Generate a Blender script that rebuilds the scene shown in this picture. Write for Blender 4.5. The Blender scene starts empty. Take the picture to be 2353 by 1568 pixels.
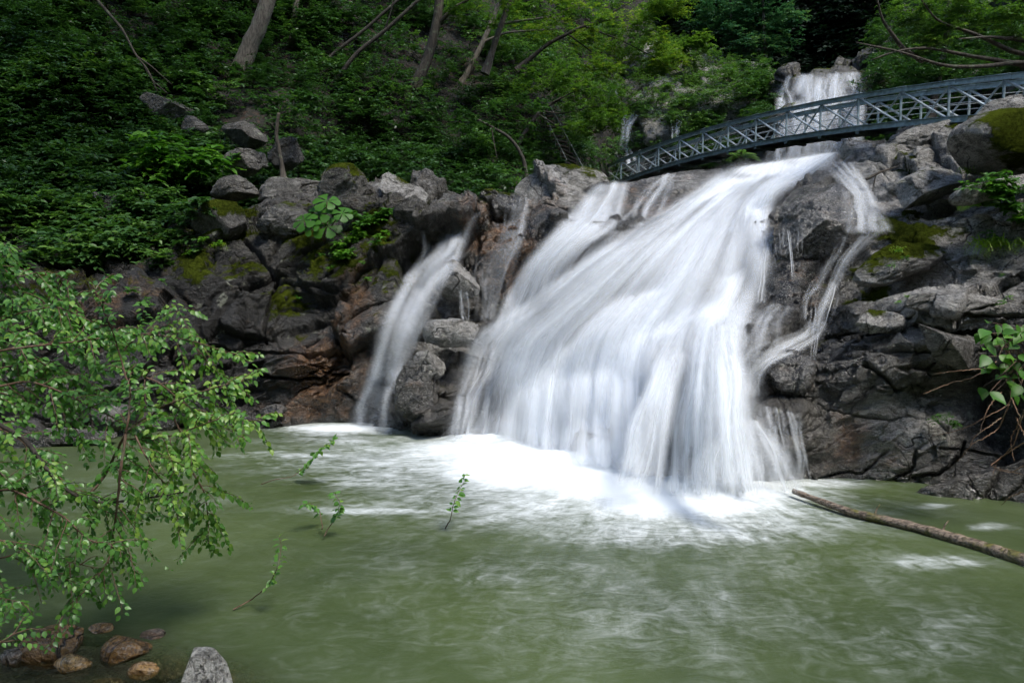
import bpy, math, random
import numpy as np
from mathutils import Vector
R = math.radians
scene = bpy.context.scene
# ------------------------------------------------------------------ camera, sky, sun, exposure
CAM_H, FOC, PITCH = 2.5, 1568.0, R(4.01)
cam_d = bpy.data.cameras.new('camera'); cam = bpy.data.objects.new('camera', cam_d)
scene.collection.objects.link(cam); scene.camera = cam
cam.location = (0, 0, CAM_H); cam.rotation_euler = (R(90) - PITCH, 0, 0)
cam_d.sensor_width = 36; cam_d.lens = 24; cam_d.clip_start = 0.05; cam_d.clip_end = 600
SUN_EL, SUN_AZ = R(60), R(132)          # azimuth clockwise from +Y
world = bpy.data.worlds.new('World'); scene.world = world; world.use_nodes = True
wn = world.node_tree; bg = wn.nodes['Background']
sky = wn.nodes.new('ShaderNodeTexSky'); sky.sky_type = 'NISHITA'; sky.sun_disc = False
sky.sun_elevation = SUN_EL; sky.sun_rotation = SUN_AZ
sky.air_density = 1.0; sky.dust_density = 1.0; sky.ozone_density = 1.0
wn.links.new(sky.outputs[0], bg.inputs[0]); bg.inputs[1].default_value = 0.15
sd = bpy.data.lights.new('sun', 'SUN'); sun = bpy.data.objects.new('sun', sd); scene.collection.objects.link(sun)
sd.energy = 2.7; sd.angle = R(20); sd.color = (1.0, 0.96, 0.88)
_d = Vector((math.sin(SUN_AZ) * math.cos(SUN_EL), math.cos(SUN_AZ) * math.cos(SUN_EL), math.sin(SUN_EL)))
sun.rotation_euler = _d.to_track_quat('Z', 'Y').to_euler()
scene.view_settings.view_transform = 'Standard'; scene.view_settings.look = 'None'
scene.view_settings.gamma = 1; scene.view_settings.exposure = 0.72; scene.view_settings.use_curve_mapping = False
scene.cycles.max_bounces = 7; scene.cycles.transparent_max_bounces = 44; scene.cycles.diffuse_bounces = 4
scene.cycles.glossy_bounces = 2; scene.cycles.transmission_bounces = 3; scene.cycles.caustics_reflective = False
scene.cycles.use_denoising = True; scene.cycles.use_adaptive_sampling = True; scene.cycles.adaptive_threshold = 0.05; scene.cycles.adaptive_min_samples = 16

# ------------------------------------------------------------------ projection (photo measured at 2352 x 1568)
def pt(px, py, Y):
    px = np.asarray(px, float); py = np.asarray(py, float); Y = np.asarray(Y, float)
    a = (px - 1176) / FOC; b = -(py - 784) / FOC
    y = math.cos(PITCH) + b * math.sin(PITCH); z = -math.sin(PITCH) + b * math.cos(PITCH)
    t = Y / y
    return np.stack([a * t, y * t, CAM_H + z * t], -1)
def proj(P):
    x, y, z = P[..., 0], P[..., 1], P[..., 2] - CAM_H
    d = y * math.cos(PITCH) - z * math.sin(PITCH); u = y * math.sin(PITCH) + z * math.cos(PITCH)
    return 1176 + FOC * x / d, 784 - FOC * u / d
def poolY(py):
    b = -(np.asarray(py, float) - 784) / FOC
    y = math.cos(PITCH) + b * math.sin(PITCH); z = -math.sin(PITCH) + b * math.cos(PITCH)
    return -CAM_H / z * y
rng = np.random.default_rng(7)

# ------------------------------------------------------------------ numpy noise
def ihash(ix, iy, iz, seed):
    h = (ix.astype(np.int64) * 374761393 + iy.astype(np.int64) * 668265263 + iz.astype(np.int64) * 2147483647 + seed * 974711) & 0xffffffff
    h = ((h ^ (h >> 13)) * 1274126177) & 0xffffffff
    h = ((h ^ (h >> 15)) * 2246822519) & 0xffffffff
    return ((h ^ (h >> 16)) & 0xffffff) / 16777216.0
def vnoise(P, seed=0):
    F = np.floor(P); f = P - F; f = f * f * (3 - 2 * f); I = F.astype(np.int64); o = 0
    for dx in (0, 1):
        for dy in (0, 1):
            for dz in (0, 1):
                w = (f[..., 0] if dx else 1 - f[..., 0]) * (f[..., 1] if dy else 1 - f[..., 1]) * (f[..., 2] if dz else 1 - f[..., 2])
                o = o + w * ihash(I[..., 0] + dx, I[..., 1] + dy, I[..., 2] + dz, seed)
    return o
def fbm(P, oct=4, seed=0, gain=.5):
    a, s, t = 1., 0., 0.
    for k in range(oct):
        s = s + a * vnoise(P * 2.03 ** k + 17.3 * k, seed + k); t += a; a *= gain
    return s / t
def blocks(P, seed, tilt=0.9, crack=0.10):
    """broken-rock relief: each cell is a tilted facet with its own height; returns about -1..1"""
    F = np.floor(P); n = P.shape[0]
    f1 = np.full(n, 9.); f2 = np.full(n, 9.); val = np.zeros(n)
    I = F.astype(np.int64)
    for dx in (-1, 0, 1):
        for dy in (-1, 0, 1):
            for dz in (-1, 0, 1):
                ix, iy, iz = I[:, 0] + dx, I[:, 1] + dy, I[:, 2] + dz
                vx = P[:, 0] - (ix + ihash(ix, iy, iz, seed)); vy = P[:, 1] - (iy + ihash(ix, iy, iz, seed + 1)); vz = P[:, 2] - (iz + ihash(ix, iy, iz, seed + 2))
                d = np.sqrt(vx * vx + vy * vy + vz * vz)
                v = (ihash(ix, iy, iz, seed + 3) - .5) * 1.3 + tilt * (vx * (ihash(ix, iy, iz, seed + 4) - .5) + vy * (ihash(ix, iy, iz, seed + 5) - .5) + vz * (ihash(ix, iy, iz, seed + 6) - .5)) * 2
                c = d < f1
                f2 = np.where(c, f1, np.minimum(f2, d)); val = np.where(c, v, val); f1 = np.where(c, d, f1)
    e = np.clip((f2 - f1) / crack, 0, 1)
    return val - (1 - e) * .22
_a = R(24); _ca, _sa = math.cos(_a), math.sin(_a)
def strata(P):
    x = P[:, 0] * _ca + P[:, 2] * _sa; z = -P[:, 0] * _sa + P[:, 2] * _ca
    return np.stack([x, P[:, 1] * .9 + .25 * z, z], -1)
def rock_relief(P, seed=0, s=1.0):
    W = strata(P); w = np.stack([fbm(P * .8 / s, 4, seed + 50), fbm(P * .8 / s + 31, 4, seed + 60), fbm(P * .8 / s + 77, 4, seed + 70)], -1) - .5
    W = W + w * 1.0 * s
    d = .36 * blocks(W / (np.array([2.6, 2.1, 1.5]) * s), seed + 1, 1.25, .05)
    m1 = np.clip((fbm(P * .55 / s + 9, 2, seed + 80) - .40) * 6, .12, 1)
    d += .15 * m1 * blocks(W / (np.array([.85, .8, .40]) * s), seed + 11, 1.3, .07)
    # broken ledges following the layering
    q = (W[:, 2] + .35 * w[:, 0] * s) / (.34 * s) + 2.2 * fbm(W * np.array([.5, .5, .15]) / s, 2, seed + 90); fr = q - np.floor(q)
    lay = ihash(np.floor(q), np.floor(q) * 0, np.floor(q) * 0, seed + 95) - .5
    m2 = np.clip((fbm(P * .7 / s + 3, 2, seed + 84) - .42) * 7, 0, 1)
    d += m2 * (.12 * lay + .07 * (fr ** 3 - .25))
    m3 = np.clip((fbm(P * 1.1 / s + 5, 2, seed + 86) - .42) * 6, .1, 1)
    d += .055 * m3 * blocks(W / (np.array([.30, .28, .13]) * s), seed + 21, 1.4, .10)
    d += .05 * (fbm(P * 5 / s, 4, seed + 33, .6) - .5)
    return d * s
def sstep(a, b, x):
    t = np.clip((x - a) / (b - a), 0, 1); return t * t * (3 - 2 * t)
def blur(A, s):
    r = int(3 * s + 1); k = np.exp(-.5 * (np.arange(-r, r + 1) / s) ** 2); k /= k.sum()
    A = np.pad(A, ((r, r), (0, 0)), mode='edge'); A = sum(k[i] * A[i:A.shape[0] - 2 * r + i] for i in range(2 * r + 1))
    A = np.pad(A, ((0, 0), (r, r)), mode='edge'); return sum(k[i] * A[:, i:A.shape[1] - 2 * r + i] for i in range(2 * r + 1))

# ------------------------------------------------------------------ object helpers
col = scene.collection
def mesh_np(name, V, F, mat=None, parent=None, smooth=True, attrs=None, uv=None):
    """V (n,3); F (m,k) ints"""
    me = bpy.data.meshes.new(name); V = np.ascontiguousarray(V, np.float32).reshape(-1, 3); F = np.ascontiguousarray(F, np.int32)
    m, k = F.shape
    me.vertices.add(len(V)); me.vertices.foreach_set('co', V.ravel())
    me.loops.add(m * k); me.loops.foreach_set('vertex_index', F.ravel())
    me.polygons.add(m); me.polygons.foreach_set('loop_start', np.arange(0, m * k, k, dtype=np.int32))
    try: me.polygons.foreach_set('loop_total', np.full(m, k, np.int32))
    except Exception: pass
    if smooth: me.polygons.foreach_set('use_smooth', np.ones(m, bool))
    for an, av in (attrs or {}).items():
        at = me.attributes.new(an, 'FLOAT', 'POINT'); at.data.foreach_set('value', np.ascontiguousarray(av, np.float32).ravel())
    if uv is not None:
        ul = me.uv_layers.new(name='flow'); ul.data.foreach_set('uv', np.ascontiguousarray(uv[F.ravel()], np.float32).ravel())
    me.update(calc_edges=True); me.validate()
    o = bpy.data.objects.new(name, me); col.objects.link(o)
    if mat: me.materials.append(mat)
    if parent is not None: o.parent = parent
    return o
def tag(o, label=None, cat=None, group=None, kind=None):
    if label: o['label'] = label
    if cat: o['category'] = cat
    if group: o['group'] = group
    if kind: o['kind'] = kind
    return o
def empty(name, loc=(0, 0, 0)):
    o = bpy.data.objects.new(name, None); col.objects.link(o); o.location = loc; o.empty_display_size = .2; return o
def adopt(o, root):
    """parent o (built in world space) to root, keeping it where it is"""
    o.parent = root; o.location = [a - b for a, b in zip(o.location, root.location)]
def recentre(o, c):
    c = np.asarray(c, float); me = o.data; n = len(me.vertices); a = np.empty(n * 3, np.float32); me.vertices.foreach_get('co', a)
    a = (a.reshape(-1, 3) - c).astype(np.float32); me.vertices.foreach_set('co', a.ravel()); me.update(); o.location = c
def gridfaces(nr, nc):
    i = np.arange(nr - 1)[:, None] * nc + np.arange(nc - 1)[None]
    return np.stack([i, i + 1, i + nc + 1, i + nc], -1).reshape(-1, 4)
class Tubes:
    def __init__(s): s.V = []; s.F = []; s.n = 0
    def add(s, pts, rad, seg=7, cap=True):
        pts = np.asarray(pts, float); m = len(pts); rad = np.broadcast_to(np.asarray(rad, float), (m,))
        T = np.gradient(pts, axis=0); T /= np.linalg.norm(T, axis=1)[:, None] + 1e-9
        ref = np.array([0, 0, 1.]) if abs(T[0, 2]) < .9 else np.array([1., 0, 0])
        A = np.cross(T, ref); A /= np.linalg.norm(A, axis=1)[:, None] + 1e-9; B = np.cross(T, A)
        an = np.arange(seg) * 2 * math.pi / seg
        ring = pts[:, None] + rad[:, None, None] * (np.cos(an)[None, :, None] * A[:, None] + np.sin(an)[None, :, None] * B[:, None])
        s.V.append(ring.reshape(-1, 3))
        i = np.arange(m - 1)[:, None] * seg; j = np.arange(seg)[None]; jn = (j + 1) % seg
        s.F.append((np.stack([i + j, i + jn, i + seg + jn, i + seg + j], -1).reshape(-1, 4)) + s.n)
        b = s.n; s.n += m * seg
        if cap:
            for e, c in ((0, pts[0]), (m - 1, pts[-1])):
                s.V.append(c[None]); q = np.array([[b + e * seg + k, b + e * seg + (k + 1) % seg, s.n, s.n] for k in range(seg)]); s.n += 1
                s.F.append(q)
    def quadbox(s, a, b, w, h, up=(0, 0, 1)):
        a = np.asarray(a, float); b = np.asarray(b, float); t = b - a; t /= np.linalg.norm(t); sd = np.cross(t, up); sd /= np.linalg.norm(sd) + 1e-9; u = np.cross(sd, t)
        c = [p + sx * sd * w / 2 + sz * u * h / 2 for p in (a, b) for sx, sz in ((-1, -1), (1, -1), (1, 1), (-1, 1))]
        s.V.append(np.array(c)); s.F.append(np.array([[0, 3, 2, 1], [4, 5, 6, 7], [0, 1, 5, 4], [1, 2, 6, 5], [2, 3, 7, 6], [3, 0, 4, 7]]) + s.n); s.n += 8
    def build(s, name, mat, parent=None, smooth=True):
        V = np.concatenate(s.V); F = np.concatenate(s.F)
        me = bpy.data.meshes.new(name)
        me.from_pydata(V.tolist(), [], [tuple(f) if f[2] != f[3] else tuple(f[:3]) for f in F.tolist()])
        if smooth: me.polygons.foreach_set('use_smooth', np.ones(len(me.polygons), bool))
        me.materials.append(mat); me.update()
        o = bpy.data.objects.new(name, me); col.objects.link(o)
        if parent is not None: o.parent = parent
        return o
def smooth_path(P, n):
    P = np.asarray(P, float); d = np.r_[0, np.cumsum(np.linalg.norm(np.diff(P, axis=0), axis=1))]; t = np.linspace(0, d[-1], n)
    Q = np.stack([np.interp(t, d, P[:, k]) for k in range(P.shape[1])], -1)
    for _ in range(max(2, n // 8)):
        Q[1:-1] = .25 * Q[:-2] + .5 * Q[1:-1] + .25 * Q[2:]
    return Q

# ------------------------------------------------------------------ materials
class M:
    def __init__(s, name):
        s.m = bpy.data.materials.new(name); s.m.use_nodes = True; s.t = s.m.node_tree; s.t.nodes.clear()
        s.out = s.t.nodes.new('ShaderNodeOutputMaterial')
    def n(s, typ, **kw):
        nd = s.t.nodes.new('ShaderNode' + typ)
        for k, v in kw.items():
            if k.startswith('i_'): 
                key = k[2:]; key = int(key) if key.isdigit() else key
                s.set(nd.inputs[key], v)
            else: setattr(nd, k, v)
        return nd
    def set(s, inp, v):
        if isinstance(v, bpy.types.NodeSocket): s.t.links.new(v, inp)
        elif isinstance(v, tuple) and len(v) == 3 and inp.type == 'RGBA': inp.default_value = (*v, 1)
        else: inp.default_value = v
    def math(s, op, a, b=0., c=0., clamp=False):
        nd = s.t.nodes.new('ShaderNodeMath'); nd.operation = op; nd.use_clamp = clamp
        s.set(nd.inputs[0], a); s.set(nd.inputs[1], b); s.set(nd.inputs[2], c); return nd.outputs[0]
    def mix(s, f, a, b, mode='MIX'):
        nd = s.t.nodes.new('ShaderNodeMix'); nd.data_type = 'RGBA'; nd.blend_type = mode
        s.set(nd.inputs[0], f); s.set(nd.inputs[6], a); s.set(nd.inputs[7], b); return nd.outputs[2]
    def attr(s, name): return s.n('Attribute', attribute_name=name).outputs['Fac']
    def ss(s, x, a, b, lo=0., hi=1.):
        nd = s.t.nodes.new('ShaderNodeMapRange'); nd.interpolation_type = 'SMOOTHSTEP'; nd.clamp = True
        s.set(nd.inputs[0], x); s.set(nd.inputs[1], a); s.set(nd.inputs[2], b); s.set(nd.inputs[3], lo); s.set(nd.inputs[4], hi); return nd.outputs[0]
    def noise(s, vec, scale, detail=4, rough=.55, dist=0.):
        nd = s.t.nodes.new('ShaderNodeTexNoise'); s.set(nd.inputs['Vector'], vec); nd.inputs['Scale'].default_value = scale
        nd.inputs['Detail'].default_value = detail; nd.inputs['Roughness'].default_value = rough; nd.inputs['Distortion'].default_value = dist; return nd.outputs['Fac']
    def mapping(s, vec, scale=(1, 1, 1), rot=(0, 0, 0), loc=(0, 0, 0)):
        nd = s.t.nodes.new('ShaderNodeMapping'); s.set(nd.inputs[0], vec); nd.inputs['Location'].default_value = loc; nd.inputs['Rotation'].default_value = rot; nd.inputs['Scale'].default_value = scale; return nd.outputs[0]
    def bump(s, h, strength, dist, normal=None):
        nd = s.t.nodes.new('ShaderNodeBump'); nd.inputs['Strength'].default_value = strength; nd.inputs['Distance'].default_value = dist; s.set(nd.inputs['Height'], h)
        if normal is not None: s.set(nd.inputs['Normal'], normal)
        return nd.outputs[0]
    def done(s, sh): s.t.links.new(sh, s.out.inputs[0]); return s.m

def rock_material(name, dark=(.010, .0092, .008), mid=(.066, .060, .050), light=(.36, .345, .32), rough=.5):
    m = M(name); geo = m.n('NewGeometry'); P = geo.outputs['Position']
    wrp = m.n('TexNoise', i_Scale=1.1, i_Detail=3.0); m.set(wrp.inputs['Vector'], P)
    PW = m.n('VectorMath', operation='MULTIPLY_ADD', i_0=wrp.outputs['Color'], i_1=(.7, .7, .7), i_2=P).outputs[0]
    big = m.noise(P, .8, 5, .6); med = m.noise(PW, 3.2, 6, .65); fine = m.noise(P, 22, 5, .7)
    veins = m.noise(m.mapping(PW, (1.2, 1.2, 7.5), (0, R(22), 0)), 1.6, 5, .7)
    speck = m.n('TexVoronoi', i_Scale=62.0); m.set(speck.inputs['Vector'], P)
    spc = m.n('SeparateColor'); m.set(spc.inputs[0], speck.outputs['Color'])
    lightA = m.attr('light'); brownA = m.attr('brown'); mossA = m.attr('moss'); wetA = m.attr('wet')
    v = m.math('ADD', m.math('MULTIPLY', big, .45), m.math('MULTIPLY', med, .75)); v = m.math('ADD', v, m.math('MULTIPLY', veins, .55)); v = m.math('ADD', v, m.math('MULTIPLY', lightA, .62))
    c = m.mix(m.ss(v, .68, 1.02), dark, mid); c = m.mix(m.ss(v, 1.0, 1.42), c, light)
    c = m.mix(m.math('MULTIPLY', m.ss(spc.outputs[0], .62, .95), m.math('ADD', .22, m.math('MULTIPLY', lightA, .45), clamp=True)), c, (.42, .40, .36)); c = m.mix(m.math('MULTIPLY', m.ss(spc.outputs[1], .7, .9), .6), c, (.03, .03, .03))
    bn = m.ss(m.math('ADD', brownA, m.math('MULTIPLY', m.math('SUBTRACT', med, .5), 1.5)), .28, .8)
    c = m.mix(m.math('MULTIPLY', bn, .8), c, m.mix(m.ss(fine, .35, .65), (.075, .032, .012), (.27, .135, .05)))
    lich = m.noise(P, 4.5, 3, .5)
    c = m.mix(m.math('MULTIPLY', m.ss(m.math('ADD', lich, m.math('MULTIPLY', fine, .25)), .76, .84), m.math('MULTIPLY', m.math('SUBTRACT', 1, wetA, clamp=True), .6)), c, (.33, .35, .27))
    chip = m.noise(m.mapping(PW, (1, 1, 2.4), (0, R(24), 0)), 6.5, 6, .75, .6); c = m.mix(m.ss(chip, .36, .56, .0, 1.), m.mix(1., c, (.5, .49, .48), 'MULTIPLY'), c)
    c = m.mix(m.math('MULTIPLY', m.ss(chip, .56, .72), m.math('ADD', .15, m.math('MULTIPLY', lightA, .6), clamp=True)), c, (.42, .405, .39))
    # cracks
    PV = m.n('VectorMath', operation='MULTIPLY_ADD', i_0=wrp.outputs['Color'], i_1=(1.6, 1.6, 1.6), i_2=PW).outputs[0]
    v1 = m.n('TexVoronoi', feature='DISTANCE_TO_EDGE', i_Scale=.7); m.set(v1.inputs['Vector'], m.mapping(PV, (1, 1, 1.9), (0, R(24), 0)))
    thin = m.noise(m.mapping(PV, (.8, .8, 4.5), (0, R(20), 0)), 1.3, 4, .6)
    k1 = m.math('MAXIMUM', m.ss(v1.outputs[0], 0., .02), m.ss(big, .45, .55)); k2 = m.ss(m.math('ABSOLUTE', m.math('SUBTRACT', thin, .5)), 0., .006)
    cr = m.math('MULTIPLY', k1, m.math('MAXIMUM', k2, m.ss(med, .42, .5)))
    c = m.mix(cr, (.02, .018, .016), c)
    # moss
    up = m.n('SeparateXYZ'); m.set(up.inputs[0], geo.outputs['Normal'])
    mo = m.ss(m.math('ADD', m.math('ADD', m.math('ADD', m.math('MULTIPLY', mossA, 1.3), -.06), m.math('MULTIPLY', m.math('SUBTRACT', med, .5), 1.7)), m.math('MULTIPLY', m.math('SUBTRACT', up.outputs[2], .4), .35)), .48, .72)
    mc = m.mix(m.ss(m.math('ADD', m.math('MULTIPLY', big, .6), m.math('MULTIPLY', fine, .5)), .42, .72), (.020, .027, .005), (.088, .112, .013))
    c = m.mix(mo, c, mc)
    rd = m.math('ABSOLUTE', m.math('SUBTRACT', m.noise(m.mapping(PW, (1, 1, 1.9), (0, R(22), 0)), 4.2, 5, .6), .5)); rd2 = m.math('ABSOLUTE', m.math('SUBTRACT', m.noise(m.mapping(PW, (1, 1, 1.6), (0, R(22), 0)), 13., 4, .65), .5))
    b = m.bump(rd, .6, .12); b = m.bump(rd2, .8, .07, b); b = m.bump(fine, .9, .045, b); b = m.bump(med, .8, .14, b); b = m.bump(veins, .55, .08, b); b = m.bump(spc.outputs[2], .25, .006, b); b = m.bump(cr, .8, .05, b)
    mb = m.noise(P, 90, 3, .8); b = m.bump(m.math('MULTIPLY', mb, mo), .9, .03, b)
    ro = m.math('ADD', m.math('MULTIPLY', wetA, -.56), m.math('ADD', m.math('MULTIPLY', fine, .25), rough)); ro = m.math('ADD', ro, m.math('MULTIPLY', mo, .5), clamp=True)
    p = m.n('BsdfPrincipled'); m.set(p.inputs['Base Color'], c); m.set(p.inputs['Roughness'], ro); m.set(p.inputs['Normal'], b)
    m.set(p.inputs['Specular IOR Level'], m.math('MULTIPLY', m.math('SUBTRACT', 1, mo), m.math('ADD', .45, m.math('MULTIPLY', wetA, .6))))
    return m.done(p.outputs[0])
MROCK = rock_material('rock_stone'); MGOLD = rock_material('golden_stone', (.06, .03, .009), (.23, .12, .032), (.52, .36, .15)); MGRAN = rock_material('speckled_granite', (.07, .07, .068), (.17, .17, .16), (.45, .45, .43))

def leaf_material(name, c0, c1, c2, trans=.35, rough=.42, spec=.45):
    m = M(name); t = m.attr('tint'); c = m.mix(m.ss(t, 0., .6), c0, c1); c = m.mix(m.ss(t, .6, 1.), c, c2)
    p = m.n('BsdfPrincipled', i_Roughness=rough); m.set(p.inputs['Base Color'], c); p.inputs['Specular IOR Level'].default_value = spec
    tr = m.n('BsdfTranslucent'); m.set(tr.inputs[0], m.mix(.6, c, m.mix(1., c, (1.3, 1.5, .5), 'MULTIPLY')))
    mx = m.n('MixShader'); mx.inputs[0].default_value = trans; m.set(mx.inputs[1], p.outputs[0]); m.set(mx.inputs[2], tr.outputs[0])
    return m.done(mx.outputs[0])
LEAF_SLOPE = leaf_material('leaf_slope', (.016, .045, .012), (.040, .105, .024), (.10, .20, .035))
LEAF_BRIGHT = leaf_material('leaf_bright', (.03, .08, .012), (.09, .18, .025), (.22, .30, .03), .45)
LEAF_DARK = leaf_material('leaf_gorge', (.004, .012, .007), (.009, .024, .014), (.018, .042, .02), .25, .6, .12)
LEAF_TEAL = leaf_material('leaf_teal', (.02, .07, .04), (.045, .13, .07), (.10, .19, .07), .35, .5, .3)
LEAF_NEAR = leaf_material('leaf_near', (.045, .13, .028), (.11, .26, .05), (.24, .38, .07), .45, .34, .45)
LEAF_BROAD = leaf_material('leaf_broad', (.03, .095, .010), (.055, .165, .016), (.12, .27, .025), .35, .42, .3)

LEAF_GRASS = leaf_material('leaf_grass', (.08, .18, .015), (.17, .32, .03), (.34, .48, .05), .4, .45, .3)
def bark_material(name, a, b):
    m = M(name); P = m.n('NewGeometry').outputs['Position']
    f = m.noise(m.mapping(P, (9, 9, 2.2)), 2.0, 6, .7); g = m.noise(P, 5, 3)
    c = m.mix(m.ss(f, .35, .65), a, b); c = m.mix(m.math('MULTIPLY', m.ss(g, .55, .68), .5), c, (.16, .19, .12))
    p = m.n('BsdfPrincipled', i_Roughness=.85); m.set(p.inputs['Base Color'], c); m.set(p.inputs['Normal'], m.bump(f, .8, .03)); return m.done(p.outputs[0])
BARK = bark_material('bark', (.025, .020, .015), (.075, .062, .047))
BARK_PALE = bark_material('bark_pale', (.075, .062, .048), (.19, .165, .135))
BARK_DARK = bark_material('bark_dark', (.018, .014, .011), (.05, .04, .03))
TWIG = bark_material('twig', (.07, .035, .02), (.16, .10, .07))
ROOTM = bark_material('root_fibre', (.16, .085, .045), (.3, .19, .12))

def simple(name, c, rough=.5, metal=0., bscale=0., bstr=0.):
    m = M(name); P = m.n('NewGeometry').outputs['Position']; f = m.noise(P, bscale or 6., 5, .6)
    cc = m.mix(m.ss(f, .3, .7), tuple(x * .7 for x in c), tuple(min(1, x * 1.25) for x in c))
    p = m.n('BsdfPrincipled', i_Metallic=metal); m.set(p.inputs['Base Color'], cc); m.set(p.inputs['Roughness'], m.math('ADD', m.math('MULTIPLY', f, .3), rough - .15))
    if bstr: m.set(p.inputs['Normal'], m.bump(f, bstr, .02))
    return m.done(p.outputs[0])
STEEL = simple('painted_steel', (.34, .41, .42), .36, .25, 5.)
DECKM = simple('galvanised_deck', (.17, .20, .23), .45, .3, 3.)
BRACEM = simple('brace_sky_sheen', (.50, .55, .56), .32, .3, 4.)  # lighter steel colour paints in the sky reflection on the braces
CABLE = simple('white_cable', (.6, .6, .58), .5)
SOIL = None
def soil_material():
    m = M('leaf_litter_soil'); P = m.n('NewGeometry').outputs['Position']
    f = m.noise(P, 7, 6, .7); g = m.noise(P, .7, 3); v = m.n('TexVoronoi', i_Scale=9.0); m.set(v.inputs['Vector'], P); sc = m.n('SeparateColor'); m.set(sc.inputs[0], v.outputs['Color'])
    c = m.mix(m.ss(f, .3, .7), (.005, .005, .003), (.018, .017, .010)); c = m.mix(m.math('MULTIPLY', m.ss(sc.outputs[0], .8, .92), .6), c, (.06, .057, .05)); c = m.mix(m.math('MULTIPLY', m.ss(sc.outputs[1], .8, .95), .6), c, (.05, .02, .011))
    p = m.n('BsdfPrincipled', i_Roughness=.9); m.set(p.inputs['Base Color'], c); m.set(p.inputs['Normal'], m.bump(f, .9, .12)); return m.done(p.outputs[0])
SOIL = soil_material()

# ================================================================== THE CLIFF (front rock wall from pool to ridge)
CL = {
 -900: [(1090, 0), (900, 9.6), (700, 10.4), (560, 11.5), (440, 13)],
 -300: [(1025, 0), (900, 11.3), (780, 11.8), (650, 13.0), (560, 14.3), (490, 15.8)],
 100: [(1005, 0), (900, 12.2), (780, 12.7), (650, 13.6), (560, 15.2), (500, 16.8)],
 350: [(985, 0), (880, 12.9), (760, 13.3), (640, 14.2), (540, 15.8), (478, 17)],
 550: [(975, 0), (860, 13.3), (740, 13.7), (620, 14.5), (520, 15.8), (450, 17)],
 750: [(968, 0), (860, 13.5), (760, 13.8), (640, 14.6), (520, 15.6), (432, 17)],
 900: [(985, 0), (860, 13), (740, 13.5), (620, 14.4), (500, 15.6), (415, 16.8)],
 1050: [(1000, 0), (880, 12.3), (790, 12.7), (740, 13.3), (640, 13.9), (520, 15), (438, 16.5)],
 1180: [(1010, 0), (880, 12.0), (760, 12.6), (650, 13.4), (560, 14.2), (440, 16)],
 1300: [(1045, 0), (900, 11), (760, 12), (640, 13), (520, 14.2), (408, 16.5)],
 1400: [(1075, 0), (910, 10.4), (780, 11.3), (660, 12.4), (540, 13.8), (414, 16.5)],
 1440: [(1090, 0), (930, 10), (800, 10.8), (680, 12), (560, 13.2), (413, 16.3)],
 1560: [(1108, 0), (960, 9.3), (830, 9.9), (760, 10.9), (560, 13), (388, 16.5)],
 1660: [(1112, 0), (960, 9.2), (830, 9.7), (775, 10.5), (560, 12.6), (382, 16)],
 1760: [(1112, 0), (1000, 9.25), (880, 9.9), (760, 10.7), (560, 12.2), (368, 15.8)],
 1860: [(1108, 0), (1000, 9.3), (900, 9.8), (760, 10.6), (560, 11.9), (350, 15.6)],
 1935: [(1106, 0), (960, 9.3), (800, 9.7), (700, 10.4), (540, 11.8), (340, 15.2)],
 1960: [(1108, 0), (960, 9.25), (790, 9.6), (700, 10.3), (530, 11.6), (326, 15.0)],
 2050: [(1116, 0), (960, 9.1), (780, 9.4), (700, 10), (520, 11.2), (303, 14.3)],
 2200: [(1135, 0), (960, 8.7), (770, 8.9), (680, 9.5), (480, 10.6), (275, 13.3)],
 2352: [(1152, 0), (960, 8.3), (740, 8.5), (600, 9.1), (420, 10.0), (250, 12)],
 2700: [(1230, 0), (980, 7.0), (740, 7.2), (560, 7.8), (350, 8.6), (120, 10.5)],
 3300: [(1400, 0), (1000, 5.6), (740, 5.8), (500, 6.3), (250, 7), (-60, 8.5)],
}
XS = np.array(sorted(CL)); _nf = 40
_pf = np.linspace(0, 1, _nf); TAB = []
for x in XS:
    p = CL[x]; py = np.array([q[0] for q in p], float); Y = np.array([q[1] for q in p], float); Y[0] = poolY(py[0]); Y = np.maximum.accumulate(Y)
    yy = py[0] + (py[-1] - py[0]) * _pf; TAB.append(np.interp(-yy, -py, Y))
TAB = np.array(TAB); PB = np.array([CL[x][0][0] for x in XS], float); PT = np.array([CL[x][-1][0] for x in XS], float)
cpx = np.arange(-900, 3301, 3.2); NC = len(cpx)
def smooth1(a, s):
    return blur(a[:, None].repeat(2, 1), s)[:, 0]
cpb = smooth1(np.interp(cpx, XS, PB), 9); cpt = smooth1(np.interp(cpx, XS, PT), 4)
def cliff_table():
    T = np.array([np.interp(cpx, XS, TAB[:, k]) for k in range(_nf)]).T       # (NC, nf)
    return blur(T, 1.2 * 5)[:, :] if False else T
CT = cliff_table(); _t = blur(CT, 1.0)
for k in range(_nf): CT[:, k] = smooth1(CT[:, k], 11)
NR = 430
vv = np.linspace(-.10, 1, NR)
PYg = cpb[None] + (cpt - cpb)[None] * vv[:, None]; PXg = np.repeat(cpx[None], NR, 0)
Yg = np.empty((NR, NC)); 
for j in range(NC): Yg[:, j] = np.interp(np.clip(vv, 0, 1), _pf, CT[j])
Yg = blur(Yg, 4.0)
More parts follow.
